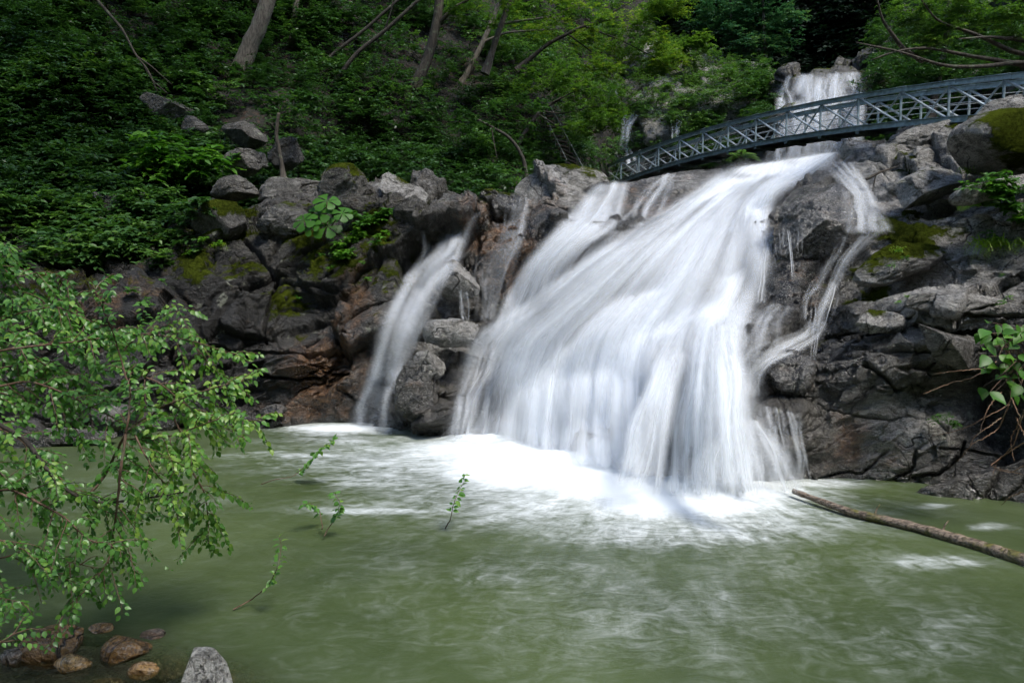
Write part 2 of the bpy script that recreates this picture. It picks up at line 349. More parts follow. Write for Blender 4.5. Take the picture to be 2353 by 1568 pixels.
# hand-placed relief: (px, py, rx, ry, pull toward camera in m)
BUMPS = [(1620, 810, 110, 45, .45), (1690, 985, 90, 34, .3), (1790, 965, 60, 22, .35), (1800, 1030, 75, 26, .45), (1000, 880, 60, 60, .45), (985, 930, 70, 60, .35), (1040, 770, 60, 40, .25),
         (1290, 445, 110, 45, .5), (1150, 470, 55, 40, .35), (500, 520, 80, 55, .5), (460, 640, 80, 60, .3), (650, 500, 60, 50, .3), (820, 460, 90, 60, .3), (930, 520, 90, 40, .3),
         (720, 830, 120, 90, .45), (2090, 560, 150, 60, .35), (2080, 700, 170, 45, .35), (2180, 705, 110, 30, .3), (1960, 720, 40, 40, .2), (2290, 470, 120, 30, .4), (2120, 400, 150, 40, .3),
         (2030, 860, 120, 60, .2), (2150, 900, 110, 60, -.3), (2280, 900, 90, 110, -.22), (1500, 520, 60, 50, .3), (1440, 700, 200, 30, .25), (1830, 650, 60, 60, .3), (1810, 860, 90, 60, .25), (1330, 860, 160, 30, -.2), (1480, 620, 130, 24, .3),
         (560, 930, 60, 40, -.35), (660, 700, 40, 70, -.3), (2150, 775, 190, 10, -.45)]
for bx, by, rx, ry, am in BUMPS:
    Yg -= am * np.exp(-(((PXg - bx) / rx) ** 2 + ((PYg - by) / ry) ** 2) * 1.2)
Pg = pt(PXg, PYg, Yg)
# surface continues back behind the ridge
nb = 34; back = []
last = Pg[-1]; 
for k in range(1, nb + 1):
    t = k / nb; q = last.copy(); s = (last[:, :2]) / np.linalg.norm(last[:, :2], axis=1)[:, None]
    q[:, :2] += s * (t ** 1.3 * 5.0); q[:, 2] -= .15 + 1.1 * t - .15 * math.cos(t * 3); q[:, 2] = np.where(True, last[:, 2] - 1.5 * t ** 1.2, 0); back.append(q)
Pc = np.concatenate([Pg, np.array(back)], 0); NRA = NR + nb
du = np.gradient(Pc, axis=1); dv = np.gradient(Pc, axis=0); Nc = np.cross(du, dv); Nc /= np.linalg.norm(Nc, axis=2)[..., None] + 1e-9
Nc = np.stack([blur(Nc[..., k], 5) for k in range(3)], -1); Nc /= np.linalg.norm(Nc, axis=2)[..., None] + 1e-9
if Nc[NR // 2, NC // 2, 1] > 0: Nc = -Nc
PXa, PYa = PXg, PYg
def gfield(lst, X=None, Yv=None):
    X = PXg if X is None else X; Yv = PYg if Yv is None else Yv; o = np.zeros(X.shape)
    for bx, by, rx, ry, am in lst: o = np.maximum(o, am * np.exp(-(((X - bx) / rx) ** 2 + ((Yv - by) / ry) ** 2)))
    return o
# where the water runs the rock is worn smooth
WATERZONE = [(1600, 520, 150, 120, 1), (1450, 760, 260, 150, 1), (1250, 920, 190, 120, 1), (1600, 930, 170, 180, 1), (1800, 380, 130, 40, .9), (1360, 470, 70, 60, .6), (1700, 620, 70, 200, 1), (1090, 930, 50, 90, .6)]
wz = np.concatenate([np.clip(gfield(WATERZONE) * 1.25, 0, 1), np.zeros((nb, NC))], 0)
FP = Pc.reshape(-1, 3)
rel = rock_relief(FP, 3, 1.0) * (1 + .35 * (FP[:, 0] < -.6))
rel2 = .32 * (fbm(FP * .45, 3, 91) - .5) * 2
disp = (rel * (1 - .75 * wz.ravel()) + rel2 * (1 - .5 * wz.ravel())).reshape(NRA, NC)
# traced cracks on the right-hand face
CR = [([(1896, 768), (2004, 775), (2060, 770), (2128, 753), (2240, 764), (2290, 781)], 7, .5), ([(1982, 781), (1952, 824), (1909, 859)], 4, .16), ([(1991, 850), (2025, 863), (2060, 902), (2111, 872), (2141, 833)], 4, .22),
      ([(1875, 941), (1939, 954), (2047, 962), (2068, 954), (2133, 954)], 2.6, .10), ([(1888, 1096), (1939, 1078), (1987, 1078), (2043, 1027)], 3, .14), ([(1991, 1108), (2038, 1104), (2081, 1078), (2098, 1061), (2103, 1031)], 4, .22),
      ([(2098, 1085), (2154, 1078), (2214, 1031), (2225, 985)], 5, .28), ([(2008, 695), (2068, 657), (2111, 639)], 4, .2), ([(2111, 704), (2154, 721), (2283, 725), (2352, 718)], 4, .22), ([(2160, 1020), (2240, 1010), (2352, 1040)], 4, .2),
      ([(2100, 530), (2010, 600), (1960, 640)], 3, .12), ([(1990, 470), (2100, 440), (2200, 420), (2240, 330), (2270, 285)], 5, .3), ([(2180, 470), (2240, 440), (2352, 410)], 4, .25), ([(2000, 500), (2090, 510), (2200, 500)], 3, .16), ([(1960, 400), (2050, 390), (2150, 330)], 4, .2),
      ([(880, 600), (800, 760), (730, 900)], 7, .3), ([(560, 540), (640, 640), (600, 760)], 6, .35), ([(600, 800), (700, 810), (800, 790)], 5, .3), ([(580, 860), (700, 880), (800, 860)], 5, .3), ([(700, 620), (800, 600), (880, 560)], 4, .2),
      ([(930, 560), (1010, 480), (1100, 440)], 4, .25), ([(1110, 510), (1080, 600), (1100, 700)], 5, .3), ([(960, 840), (930, 980)], 4, .2), ([(1190, 500), (1260, 480), (1340, 500)], 4, .2)]
sub = np.zeros((NR, NC))
for pl, w, dep in CR:
    pl = np.array(pl, float); dmin = np.full((NR, NC), 1e9)
    wig = 7 * (vnoise(np.stack([PXg / 22, PYg / 22, 0 * PXg], -1), 5) - .5)
    for a, b in zip(pl[:-1], pl[1:]):
        ab = b - a; t = np.clip(((PXg - a[0]) * ab[0] + (PYg - a[1]) * ab[1]) / (ab @ ab), 0, 1)
        dmin = np.minimum(dmin, np.hypot(PXg - a[0] - t * ab[0], PYg + wig - a[1] - t * ab[1]))
    sub = np.maximum(sub, dep * np.clip(1 - dmin / w, 0, 1) ** .8)
disp[:NR] -= sub
_rg = sstep(.80, .97, vv)[:, None] * sstep(1320, 1380, cpx)[None] * (1 - sstep(1700, 1760, cpx))[None]; disp[:NR] *= 1 - .8 * _rg; disp[NR:] *= 1 - .8 * _rg[-1:]; disp[:NR] -= .10 * _rg; disp[NR:] -= .10 * _rg[-1:]
edge = np.concatenate([np.ones(NR), np.linspace(1, .4, nb)])[:, None]
Dc = Pc + Nc * (disp * edge)[..., None]
MOSS = [(300, 560, 120, 40, .5), (700, 560, 60, 60, .55), (780, 620, 120, 50, .5), (1000, 470, 60, 20, .45), (2260, 300, 80, 30, .6), (1960, 660, 50, 60, .5), (1880, 780, 40, 50, .45), (1790, 600, 30, 80, .35), (500, 510, 90, 40, .9), (440, 600, 60, 60, .55), (790, 410, 60, 25, .8), (870, 550, 70, 60, .7), (560, 610, 60, 30, .5), (650, 690, 60, 40, .5), (1330, 405, 70, 16, .8), (1120, 470, 40, 30, .5), (2200, 305, 80, 20, .9), (2080, 530, 120, 40, .8), (2330, 340, 110, 70, .75),
        (1990, 640, 60, 70, .6), (2170, 520, 80, 50, .5), (2080, 380, 60, 25, .45), (2060, 745, 40, 20, .6), (2100, 480, 60, 16, .6), (900, 640, 70, 60, .35), (150, 650, 200, 70, .3), (2290, 640, 60, 40, .4), (1900, 680, 30, 60, .35), (500, 900, 100, 60, .2)]
BROWN = [(200, 720, 250, 160, .4), (1100, 560, 60, 60, .6), (1440, 440, 60, 40, .5), (1520, 480, 60, 60, .5), (830, 700, 60, 200, .5), (2300, 700, 120, 80, .3), (740, 850, 120, 110, .75), (700, 940, 130, 30, .7), (1160, 560, 90, 120, .6), (1250, 470, 60, 60, .45), (1490, 460, 90, 60, .5), (1560, 400, 60, 20, .4), (1860, 640, 90, 160, .35), (1960, 1020, 90, 90, .62), (1950, 400, 40, 60, .5), (2080, 480, 120, 30, .3), (1800, 900, 80, 60, .4), (960, 900, 60, 80, .35), (980, 640, 80, 60, .25), (1900, 840, 60, 60, .3), (2040, 1060, 80, 50, .5), (1290, 620, 80, 120, .5)]
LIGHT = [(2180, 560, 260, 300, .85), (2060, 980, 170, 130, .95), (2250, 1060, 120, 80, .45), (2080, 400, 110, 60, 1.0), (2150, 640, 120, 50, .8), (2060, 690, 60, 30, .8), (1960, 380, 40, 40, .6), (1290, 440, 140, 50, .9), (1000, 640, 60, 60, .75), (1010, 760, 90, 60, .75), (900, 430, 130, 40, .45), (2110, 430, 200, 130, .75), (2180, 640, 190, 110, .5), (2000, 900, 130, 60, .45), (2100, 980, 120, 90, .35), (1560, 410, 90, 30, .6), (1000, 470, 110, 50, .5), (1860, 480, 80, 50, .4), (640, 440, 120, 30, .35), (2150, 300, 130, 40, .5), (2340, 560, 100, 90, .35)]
DARKR = [(150, 720, 330, 220, .45), (480, 780, 160, 200, .35), (720, 760, 120, 180, .25), (1850, 620, 60, 120, .35), (2290, 880, 110, 120, .2), (1900, 620, 40, 100, .3), (2130, 775, 160, 14, .5)]  # darker wet, stained rock; overhang strip and right hollow carry painted shade
WET = [(2150, 640, 160, 80, .7), (2050, 900, 200, 200, .5), (2100, 380, 140, 70, .5), (740, 880, 160, 130, .8), (1200, 560, 170, 140, .9), (1000, 800, 110, 200, .55), (1860, 650, 140, 260, 1.), (1980, 980, 110, 160, .5), (2050, 480, 130, 90, .8), (1500, 440, 120, 80, .8), (2120, 700, 140, 50, .6), (650, 520, 80, 50, .6), (1500, 750, 500, 400, .8), (300, 900, 400, 120, .45)]
attrs = {}
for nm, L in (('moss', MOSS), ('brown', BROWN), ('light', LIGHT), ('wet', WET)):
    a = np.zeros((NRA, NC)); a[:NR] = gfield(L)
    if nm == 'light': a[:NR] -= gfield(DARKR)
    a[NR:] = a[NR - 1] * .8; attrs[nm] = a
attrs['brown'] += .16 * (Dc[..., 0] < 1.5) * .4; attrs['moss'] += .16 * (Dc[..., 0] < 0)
wl = sstep(.35, .05, Dc[..., 2]); attrs['wet'] = np.maximum(attrs['wet'], wl * .8)
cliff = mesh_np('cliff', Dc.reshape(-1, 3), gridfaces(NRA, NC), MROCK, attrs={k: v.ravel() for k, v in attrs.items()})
tag(cliff, 'wet grey rock cliff around the waterfall and pool', kind='structure')

# depth raster of the finished rock, for seating water, plants and stones on it
RS = 5.0; RX0, RY0 = -900, 200; RW, RH = 840, 190
_px, _py = proj(Dc[:NR].reshape(-1, 3)); ix = ((_px - RX0) / RS).astype(int); iy = ((_py - RY0) / RS).astype(int); ok = (ix >= 0) & (ix < RW) & (iy >= 0) & (iy < RH)
RAS = np.full((RH, RW), 1e3); np.minimum.at(RAS, (iy[ok], ix[ok]), Dc[:NR].reshape(-1, 3)[ok, 1])
for c_ in range(RW):                     # fill holes downward / upward
    cc = RAS[:, c_]; g = np.where(cc < 999)[0]
    if len(g): RAS[:, c_] = np.interp(np.arange(RH), g, cc[g])
g = np.where(RAS[60] < 999)[0]
for r_ in range(RH): 
    bad = RAS[r_] > 999
    if bad.any() and (~bad).any(): RAS[r_, bad] = np.interp(np.where(bad)[0], np.where(~bad)[0], RAS[r_, ~bad])
RAS_S = blur(RAS, 3.0); RAS_M = blur(RAS, 1.2); RAS_M2 = blur(RAS, 2.0); RAS_L = np.minimum(blur(RAS, 9.0), RAS_S + .10)
RAS_L = blur(RAS_L, 2.0)
def rasY(px, py, A=None):
    A = RAS_M if A is None else A
    x = np.clip((np.asarray(px, float) - RX0) / RS - .5, 0, RW - 1.01); y = np.clip((np.asarray(py, float) - RY0) / RS - .5, 0, RH - 1.01)
    i = x.astype(int); j = y.astype(int); fx = x - i; fy = y - j
    return (A[j, i] * (1 - fx) + A[j, i + 1] * fx) * (1 - fy) + (A[j + 1, i] * (1 - fx) + A[j + 1, i + 1] * fx) * fy

# ================================================================== BOULDERS
def icos(n):
    import bmesh
    bm = bmesh.new(); bmesh.ops.create_icosphere(bm, subdivisions=n, radius=1); V = np.array([v.co[:] for v in bm.verts]); F = np.array([[v.index for v in f.verts] for f in bm.faces]); bm.free(); return V, F
ICO = {6: icos(6), 5: icos(5), 4: icos(4)}
BLD = []
def boulder(label, cx, cy, w, h, Y=None, deep=.9, cuts=9, seed=0, rot=0., moss=0., brown=0., light=0., wet=.2, lvl=5, name='boulder', cat='boulder', group=None, rel=.24, flat=.5, planes=(), fwd=.0, mossdir=None, mat=None):
    if Y is None: Y = float(rasY(cx, cy, RAS_S)) + .62 * (float(rasY(cx, cy, RAS_S)) / FOC * min(w, h) / 2) - fwd
    s = Y / FOC; sx, sz = w * s / 2, h * s / 2; sy = deep * min(sx, 1.6 * sz) if deep < 3 else deep
    V, F = ICO[lvl]; V = V.copy(); rg = np.random.default_rng(seed * 31 + 5)
    V = np.sign(V) * np.abs(V) ** .82; V /= np.abs(V).max(0)
    for k in range(cuts):
        n = rg.normal(size=3); n /= np.linalg.norm(n); d = rg.uniform(flat - .1, .8); e = V @ n - d; V = V - np.clip(e, 0, None)[:, None] * n * .93
    for n, d in planes:
        n = np.array(n, float); n /= np.linalg.norm(n); e = V @ n - d; V = V - np.clip(e, 0, None)[:, None] * n * .96
    V /= np.abs(V).max(0)
    V = V * np.array([sx, sy, sz]); c, q = math.cos(rot), math.sin(rot); V = np.stack([V[:, 0] * c + V[:, 2] * q, V[:, 1], -V[:, 0] * q + V[:, 2] * c], -1)
    cen = pt(cx, cy, Y); nrm = V / (np.linalg.norm(V, axis=1)[:, None] + 1e-9); S = max(.12, min(sx, sz))
    Pn = V + cen; V = V + nrm * (rock_relief(Pn / S * .9, seed, 1.) * S * rel * 1.8)[:, None]
    up = nrm[:, 2]; mo = moss * np.clip(.55 + .7 * (nrm @ (np.array(mossdir) / np.linalg.norm(mossdir)) if mossdir is not None else up), 0, 1.2)
    BLD.append(V + cen)
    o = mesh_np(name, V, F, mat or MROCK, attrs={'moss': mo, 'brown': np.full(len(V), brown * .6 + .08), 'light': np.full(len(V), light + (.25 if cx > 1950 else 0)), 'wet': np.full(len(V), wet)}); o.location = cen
    return tag(o, label, cat, group)
boulder('large dark wet boulder standing in the flow with white water passing both sides', 1858, 512, 185, 215, 11.55, 1.1, 5, 3, planes=[((-.35, -.3, 1), .55), ((.1, -.9, .5), .55), ((0, -1, -.45), .62)], light=.35, brown=.35, wet=1., lvl=6, rel=.2, moss=.12)
boulder('moss-capped lichen-spotted boulder on the ridge above the umbrella-leaved plant', 812, 450, 150, 122, 15.9, .8, 6, 4, rot=.45, light=.35, moss=.5, wet=0., lvl=6)
boulder('grey angular boulder with moss crust, just right of the moss-capped ridge boulder', 935, 440, 135, 86, 16.1, .8, 8, 5, rot=.3, light=.7, moss=.35, wet=0., lvl=5)
boulder('dark green wet boulder beside the narrow trickle on the ridge', 1150, 468, 110, 78, 15.2, .8, 6, 6, rot=-.3, light=.1, moss=.4, wet=.7, brown=.2, fwd=-.22)
boulder('broad pale dome of rock with moss on its crown beside the bridge end', 1292, 438, 215, 104, 15.8, .7, 4, 7, rot=-.1, light=.75, moss=.45, wet=.15, lvl=6, flat=.7, rel=.10, mossdir=(.6, 0, .8))
boulder('long grey slab lying across the head of the left bank', 668, 438, 175, 74, 17.3, .7, 7, 8, rot=.08, light=.32, wet=0., lvl=5)
boulder('small grey slab leaning at the left end of the long slab', 548, 432, 112, 54, 17.2, .7, 7, 9, rot=-.1, light=.3, wet=0.)
boulder('rounded grey boulder sitting above the long slab', 567, 376, 100, 62, 18.6, .8, 7, 10, light=.42, wet=0.)
boulder('large sloping slab among the shrubs, highest of the left bank rocks', 385, 252, 120, 84, 21, .8, 7, 11, rot=.35, light=.3, wet=0.)
boulder('grey block wedged under the highest slab in the shadow', 445, 290, 70, 50, 20.3, .8, 7, 12, light=.28, wet=0.)
boulder('tilted dark slab below the sloping shrubs on the rock chute', 560, 306, 110, 60, 19.8, .8, 7, 13, rot=.5, light=.22, wet=0.)
boulder('dark jagged rock lodged in the chute above the rounded grey boulder', 660, 355, 80, 60, 19.2, .8, 7, 14, rot=-.5, light=.15, wet=0.)
boulder('moss-covered angular rock topping the left bank', 515, 503, 130, 92, 15.4, .8, 6, 15, rot=.15, light=.2, moss=.85, wet=.1, lvl=6)
boulder('split grey block standing left of the mossy angular rock', 450, 487, 66, 74, 15.7, .8, 8, 16, light=.2, moss=.25, wet=0.)
boulder('blue-grey rock with rippled face beside the mossy angular rock', 648, 500, 130, 96, 15.4, .8, 7, 17, rot=.1, light=.28, moss=.35, wet=.7, lvl=6)
boulder('pale square-topped block beside the slender curving waterfall', 1048, 645, 96, 96, 13.4, .8, 7, 22, rot=.1, light=.8, brown=.1, wet=.4, lvl=6)
boulder('smooth pale rock parting the foot of the slender waterfall', 1040, 762, 130, 72, 12.6, .8, 5, 23, light=.75, wet=.4, lvl=6, flat=.65)
boulder('speckled boulder below the smooth pale rock', 985, 836, 90, 80, 12.1, .9, 5, 24, light=.6, brown=.2, wet=.5, lvl=5)
boulder('tall dark rock standing in the pool edge between two waterfalls', 965, 918, 110, 150, 11.9, .8, 6, 25, light=.25, brown=.35, wet=.8, lvl=6, fwd=-.22)
boulder('small brown rounded stone at the edge of the pool, below the brown seep', 628, 943, 56, 30, 12.6, .9, 4, 26, light=.3, brown=.5, wet=.6, lvl=4, name='stone', cat='stone', flat=.7)
boulder('dark rounded rock on the far shore behind the leafy branches', 245, 955, 120, 74, 11.9, .9, 5, 27, light=.25, brown=.2, wet=.4)
boulder('low grey rock at the waterline behind the leafy branches', 150, 1000, 240, 44, 11.2, .8, 5, 28, light=.35, wet=.5)
boulder('big moss-blanketed boulder at the top of the right bank', 2320, 338, 240, 160, 10.6, .7, 5, 29, light=.3, moss=.9, wet=.1, lvl=6, flat=.65, mossdir=(.2, -.8, -.3), rel=.1)
boulder('rounded rock at the lip of the main fall, first on the right bank', 1968, 346, 66, 54, 14.3, .9, 4, 30, light=.5, moss=.2, wet=.3, flat=.7)
boulder('pale boulder under the bridge on the right bank crest', 2105, 318, 190, 66, 13.2, .7, 6, 31, rot=-.25, light=.7, moss=.25, wet=.1, lvl=6)
boulder('knobbly grey rock beside the bridge foot', 2300, 258, 130, 60, 11.9, .8, 6, 32, rot=-.15, light=.5, wet=0., lvl=5)
boulder('long pale ledge stone beneath the moss-blanketed boulder', 2290, 436, 210, 50, 9.9, .7, 7, 33, rot=-.18, light=.75, wet=.1, lvl=6)
boulder('streaked grey rock in the middle of the right bank', 2120, 432, 200, 90, 11.2, .7, 7, 34, rot=-.25, light=.65, moss=.3, wet=.4, lvl=6, fwd=-.22)
boulder('mossy shoulder of rock above the dark overhang', 2060, 590, 210, 110, 10.2, .6, 6, 36, rot=-.35, light=.3, moss=.85, wet=.4, lvl=6, mossdir=(-.3, -.3, 1))
boulder('long grey ledge projecting over the dark overhang', 2190, 700, 220, 56, 8.95, .7, 6, 37, rot=.05, light=.6, moss=.15, wet=.5, lvl=6, fwd=-.22)
boulder('whitish ledge end dripping beside the mossy shoulder', 2010, 738, 150, 56, 9.35, .7, 6, 38, rot=.1, light=.6, moss=.4, wet=.8, lvl=6)
boulder('wedge-shaped brown stone jammed under the ledge beside the broad-leaved shrub', 2172, 792, 165, 84, 8.45, .7, 5, 39, rot=.28, light=.3, brown=.3, wet=.5, lvl=6, planes=[((.1, -.2, 1), .5), ((-.1, -.6, -1), .5)])
boulder('dark rounded rock at the water\'s edge under the small side cascade', 1800, 858, 120, 110, 9.5, .8, 5, 40, light=.15, brown=.3, moss=.1, wet=1., lvl=6)

# rock depth including the boulders
_bp = np.concatenate(BLD); _bp = _bp[_bp[:, 2] > 0]; _x, _y = proj(_bp); ix = ((_x - RX0) / RS).astype(int); iy = ((_y - RY0) / RS).astype(int); ok = (ix >= 0) & (ix < RW) & (iy >= 0) & (iy < RH)
RAS2 = RAS.copy(); np.minimum.at(RAS2, (iy[ok], ix[ok]), _bp[ok, 1])
RAS_S = blur(RAS2, 3.0); RAS_M = blur(RAS2, 1.2); RAS_M2 = blur(RAS2, 2.0)

# ================================================================== WATER SHEETS
def fall_material(name, thick=1.0, base=(.86, .89, .92), amp=1.):
    m = M(name); uv = m.n('UVMap', uv_map='flow').outputs[0]; d = m.attr('dens')
    w = m.noise(uv, .55, 2); sx = m.n('SeparateXYZ'); m.set(sx.inputs[0], uv)
    cmb = m.n('CombineXYZ'); m.set(cmb.inputs[0], m.math('ADD', sx.outputs[0], m.math('MULTIPLY', w, .25))); m.set(cmb.inputs[1], sx.outputs[1]); U = cmb.outputs[0]
    s0 = m.noise(m.mapping(U, (1.8, .30, 1)), 1., 3, .55); s1 = m.noise(m.mapping(U, (8, .34, 1)), 1., 4, .55); s2 = m.noise(m.mapping(U, (34, .45, 1)), 1., 3, .6)
    st = m.math('ADD', m.math('ADD', m.math('MULTIPLY', m.math('SUBTRACT', s0, .5), 1.3), m.math('MULTIPLY', m.math('SUBTRACT', s1, .5), 1.3)), m.math('MULTIPLY', m.math('SUBTRACT', s2, .5), .5))
    a = m.ss(m.math('ADD', m.math('MULTIPLY', d, 1.3), m.math('MULTIPLY', m.math('MULTIPLY', st, amp), m.math('SUBTRACT', 1.15, m.math('MULTIPLY', d, .65)))), .05, 1.15)
    a = m.math('MULTIPLY', a, m.ss(d, 0., .3)); a = m.math('MULTIPLY', a, thick)
    hgt = m.math('ADD', m.math('MULTIPLY', s1, .6), m.math('MULTIPLY', s2, .25)); b = m.bump(hgt, .16, .10)
    df = m.n('BsdfDiffuse'); m.set(df.inputs[0], base); m.set(df.inputs[2], b)
    tl = m.n('BsdfTranslucent'); m.set(tl.inputs[0], base); m.set(tl.inputs[1], b)
    mx = m.n('MixShader'); mx.inputs[0].default_value = .30; m.set(mx.inputs[1], df.outputs[0]); m.set(mx.inputs[2], tl.outputs[0])
    tp = m.n('BsdfTransparent'); fx = m.n('MixShader'); m.set(fx.inputs[0], a); m.set(fx.inputs[1], tp.outputs[0]); m.set(fx.inputs[2], mx.outputs[0])
    return m.done(fx.outputs[0])
MFALL = fall_material('falling_water', 1., (.95, .97, 1.), .75); MSTREAM = fall_material('stream_water', .88, (.82, .86, .92), 1.7); MVEIL = fall_material('thin_water_veil', .78, (.74, .78, .86), 1.6)
def resample_rows(rows, nu, nv):
    Rr = []
    for r in rows:
        r = np.array(r, float); d = np.r_[0, np.cumsum(np.hypot(np.diff(r[:, 0]), np.diff(r[:, 1])))]; t = np.linspace(0, d[-1], nu)
        Rr.append(np.stack([np.interp(t, d, r[:, 0]), np.interp(t, d, r[:, 1])], -1))
    Rr = np.array(Rr); L = np.r_[0, np.cumsum(np.linalg.norm(np.diff(Rr.mean(1), axis=0), axis=1))]; t = np.linspace(0, L[-1], nv)
    G = np.empty((nv, nu, 2))
    # Catmull-Rom along the flow
    k = np.clip(np.searchsorted(L, t, side='right') - 1, 0, len(L) - 2); f = ((t - L[k]) / (L[k + 1] - L[k]))[:, None, None]
    p1 = Rr[k]; p2 = Rr[k + 1]; p0 = Rr[np.maximum(k - 1, 0)]; p3 = Rr[np.minimum(k + 2, len(L) - 1)]
    return .5 * (2 * p1 + (p2 - p0) * f + (2 * p0 - 5 * p1 + 4 * p2 - p3) * f ** 2 + (3 * p1 - p0 - 3 * p2 + p3) * f ** 3)
def sheet(name, rows, off=.12, core=1.0, edge=.18, top=.06, bot=.0, nu=60, nv=90, lump=.12, seed=0, mat=None, dens=None, parent=None, bulge=0., ras=None, Yoverride=None):
    G = resample_rows(rows, nu, nv); px, py = G[..., 0], G[..., 1]
    Y = rasY(px, py, RAS_S if ras is None else ras) if Yoverride is None else Yoverride(px, py)
    u = np.linspace(0, 1, nu)[None]; v = np.linspace(0, 1, nv)[:, None]
    P0 = pt(px, py, Y); U = np.cumsum(np.r_[0, np.linalg.norm(np.diff(P0[nv // 2], axis=0), axis=1)]) ; Vl = np.cumsum(np.r_[0, np.linalg.norm(np.diff(P0[:, nu // 2], axis=0), axis=1)])
    fl = np.stack([np.repeat(U[None], nv, 0), np.repeat(Vl[:, None], nu, 1)], -1)
    ln = vnoise(np.stack([fl[..., 0] * 1.3 + seed * 7.1, fl[..., 1] * .22, 0 * fl[..., 0] + seed], -1), seed) + .5 * vnoise(np.stack([fl[..., 0] * 3.5 + seed * 3.1, fl[..., 1] * .3, 0 * fl[..., 0] + seed], -1), seed + 3)
    Y = Y - off * (.35 + .65 * np.sin(np.pi * np.clip(u, .02, .98)) ** .5) - lump * ln - bulge * np.sin(np.pi * u)
    P = pt(px, py, Y); lowz = .05 + .015 * (seed % 4); fl_ = P[..., 2] < lowz; PPl = pt(px, py, poolY(np.maximum(py, 900))); k_ = (CAM_H - lowz) / CAM_H; PPl = PPl * k_; PPl[..., 2] = lowz; P = np.where(fl_[..., None], PPl, P)
    eu = np.minimum(u, 1 - u) / max(edge, 1e-3); en = .6 + .8 * vnoise(np.stack([np.repeat(u, nv, 0) * 0 + (u > .5) * 9., fl[..., 1] * 1.2, 0 * fl[..., 0] + seed], -1), seed + 9)
    D = core * sstep(0, 1, eu / en) * (sstep(0, top, v + 0 * u) if top > 0 else 1) * (sstep(0, bot, 1 - v + 0 * u) if bot > 0 else 1)
    if dens is not None: D = D * dens(px, py, u + 0 * v, v + 0 * u)
    return mesh_np(name, P.reshape(-1, 3), gridfaces(nv, nu), mat or MFALL, attrs={'dens': D.ravel()}, uv=(fl.reshape(-1, 2) + seed * 5.3), parent=parent)


def strand_material(name, base=(.92, .955, 1.)):
    m = M(name); uv = m.n('UVMap', uv_map='flow').outputs[0]; d = m.attr('dens')
    n = m.noise(m.mapping(uv, (1, .9, 1)), 1., 3, .6); a = m.math('MULTIPLY', m.math('POWER', d, 1.5), m.ss(n, .2, .6, .45, 1.)); a = m.math('MINIMUM', a, .95)
    df = m.n('BsdfDiffuse'); m.set(df.inputs[0], base); tl = m.n('BsdfTranslucent'); m.set(tl.inputs[0], base)
    mx = m.n('MixShader'); mx.inputs[0].default_value = .42; m.set(mx.inputs[1], df.outputs[0]); m.set(mx.inputs[2], tl.outputs[0])
    tp = m.n('BsdfTransparent'); fx = m.n('MixShader'); m.set(fx.inputs[0], a); m.set(fx.inputs[1], tp.outputs[0]); m.set(fx.inputs[2], mx.outputs[0]); return m.done(fx.outputs[0])
MSTRAND = strand_material('water_strand')
GX = np.zeros_like(RAS2); _r = blur(RAS2, 1.6) - blur(RAS2, 10.0); GX[:, 1:-1] = (_r[:, 2:] - _r[:, :-2]) / (2 * RS)
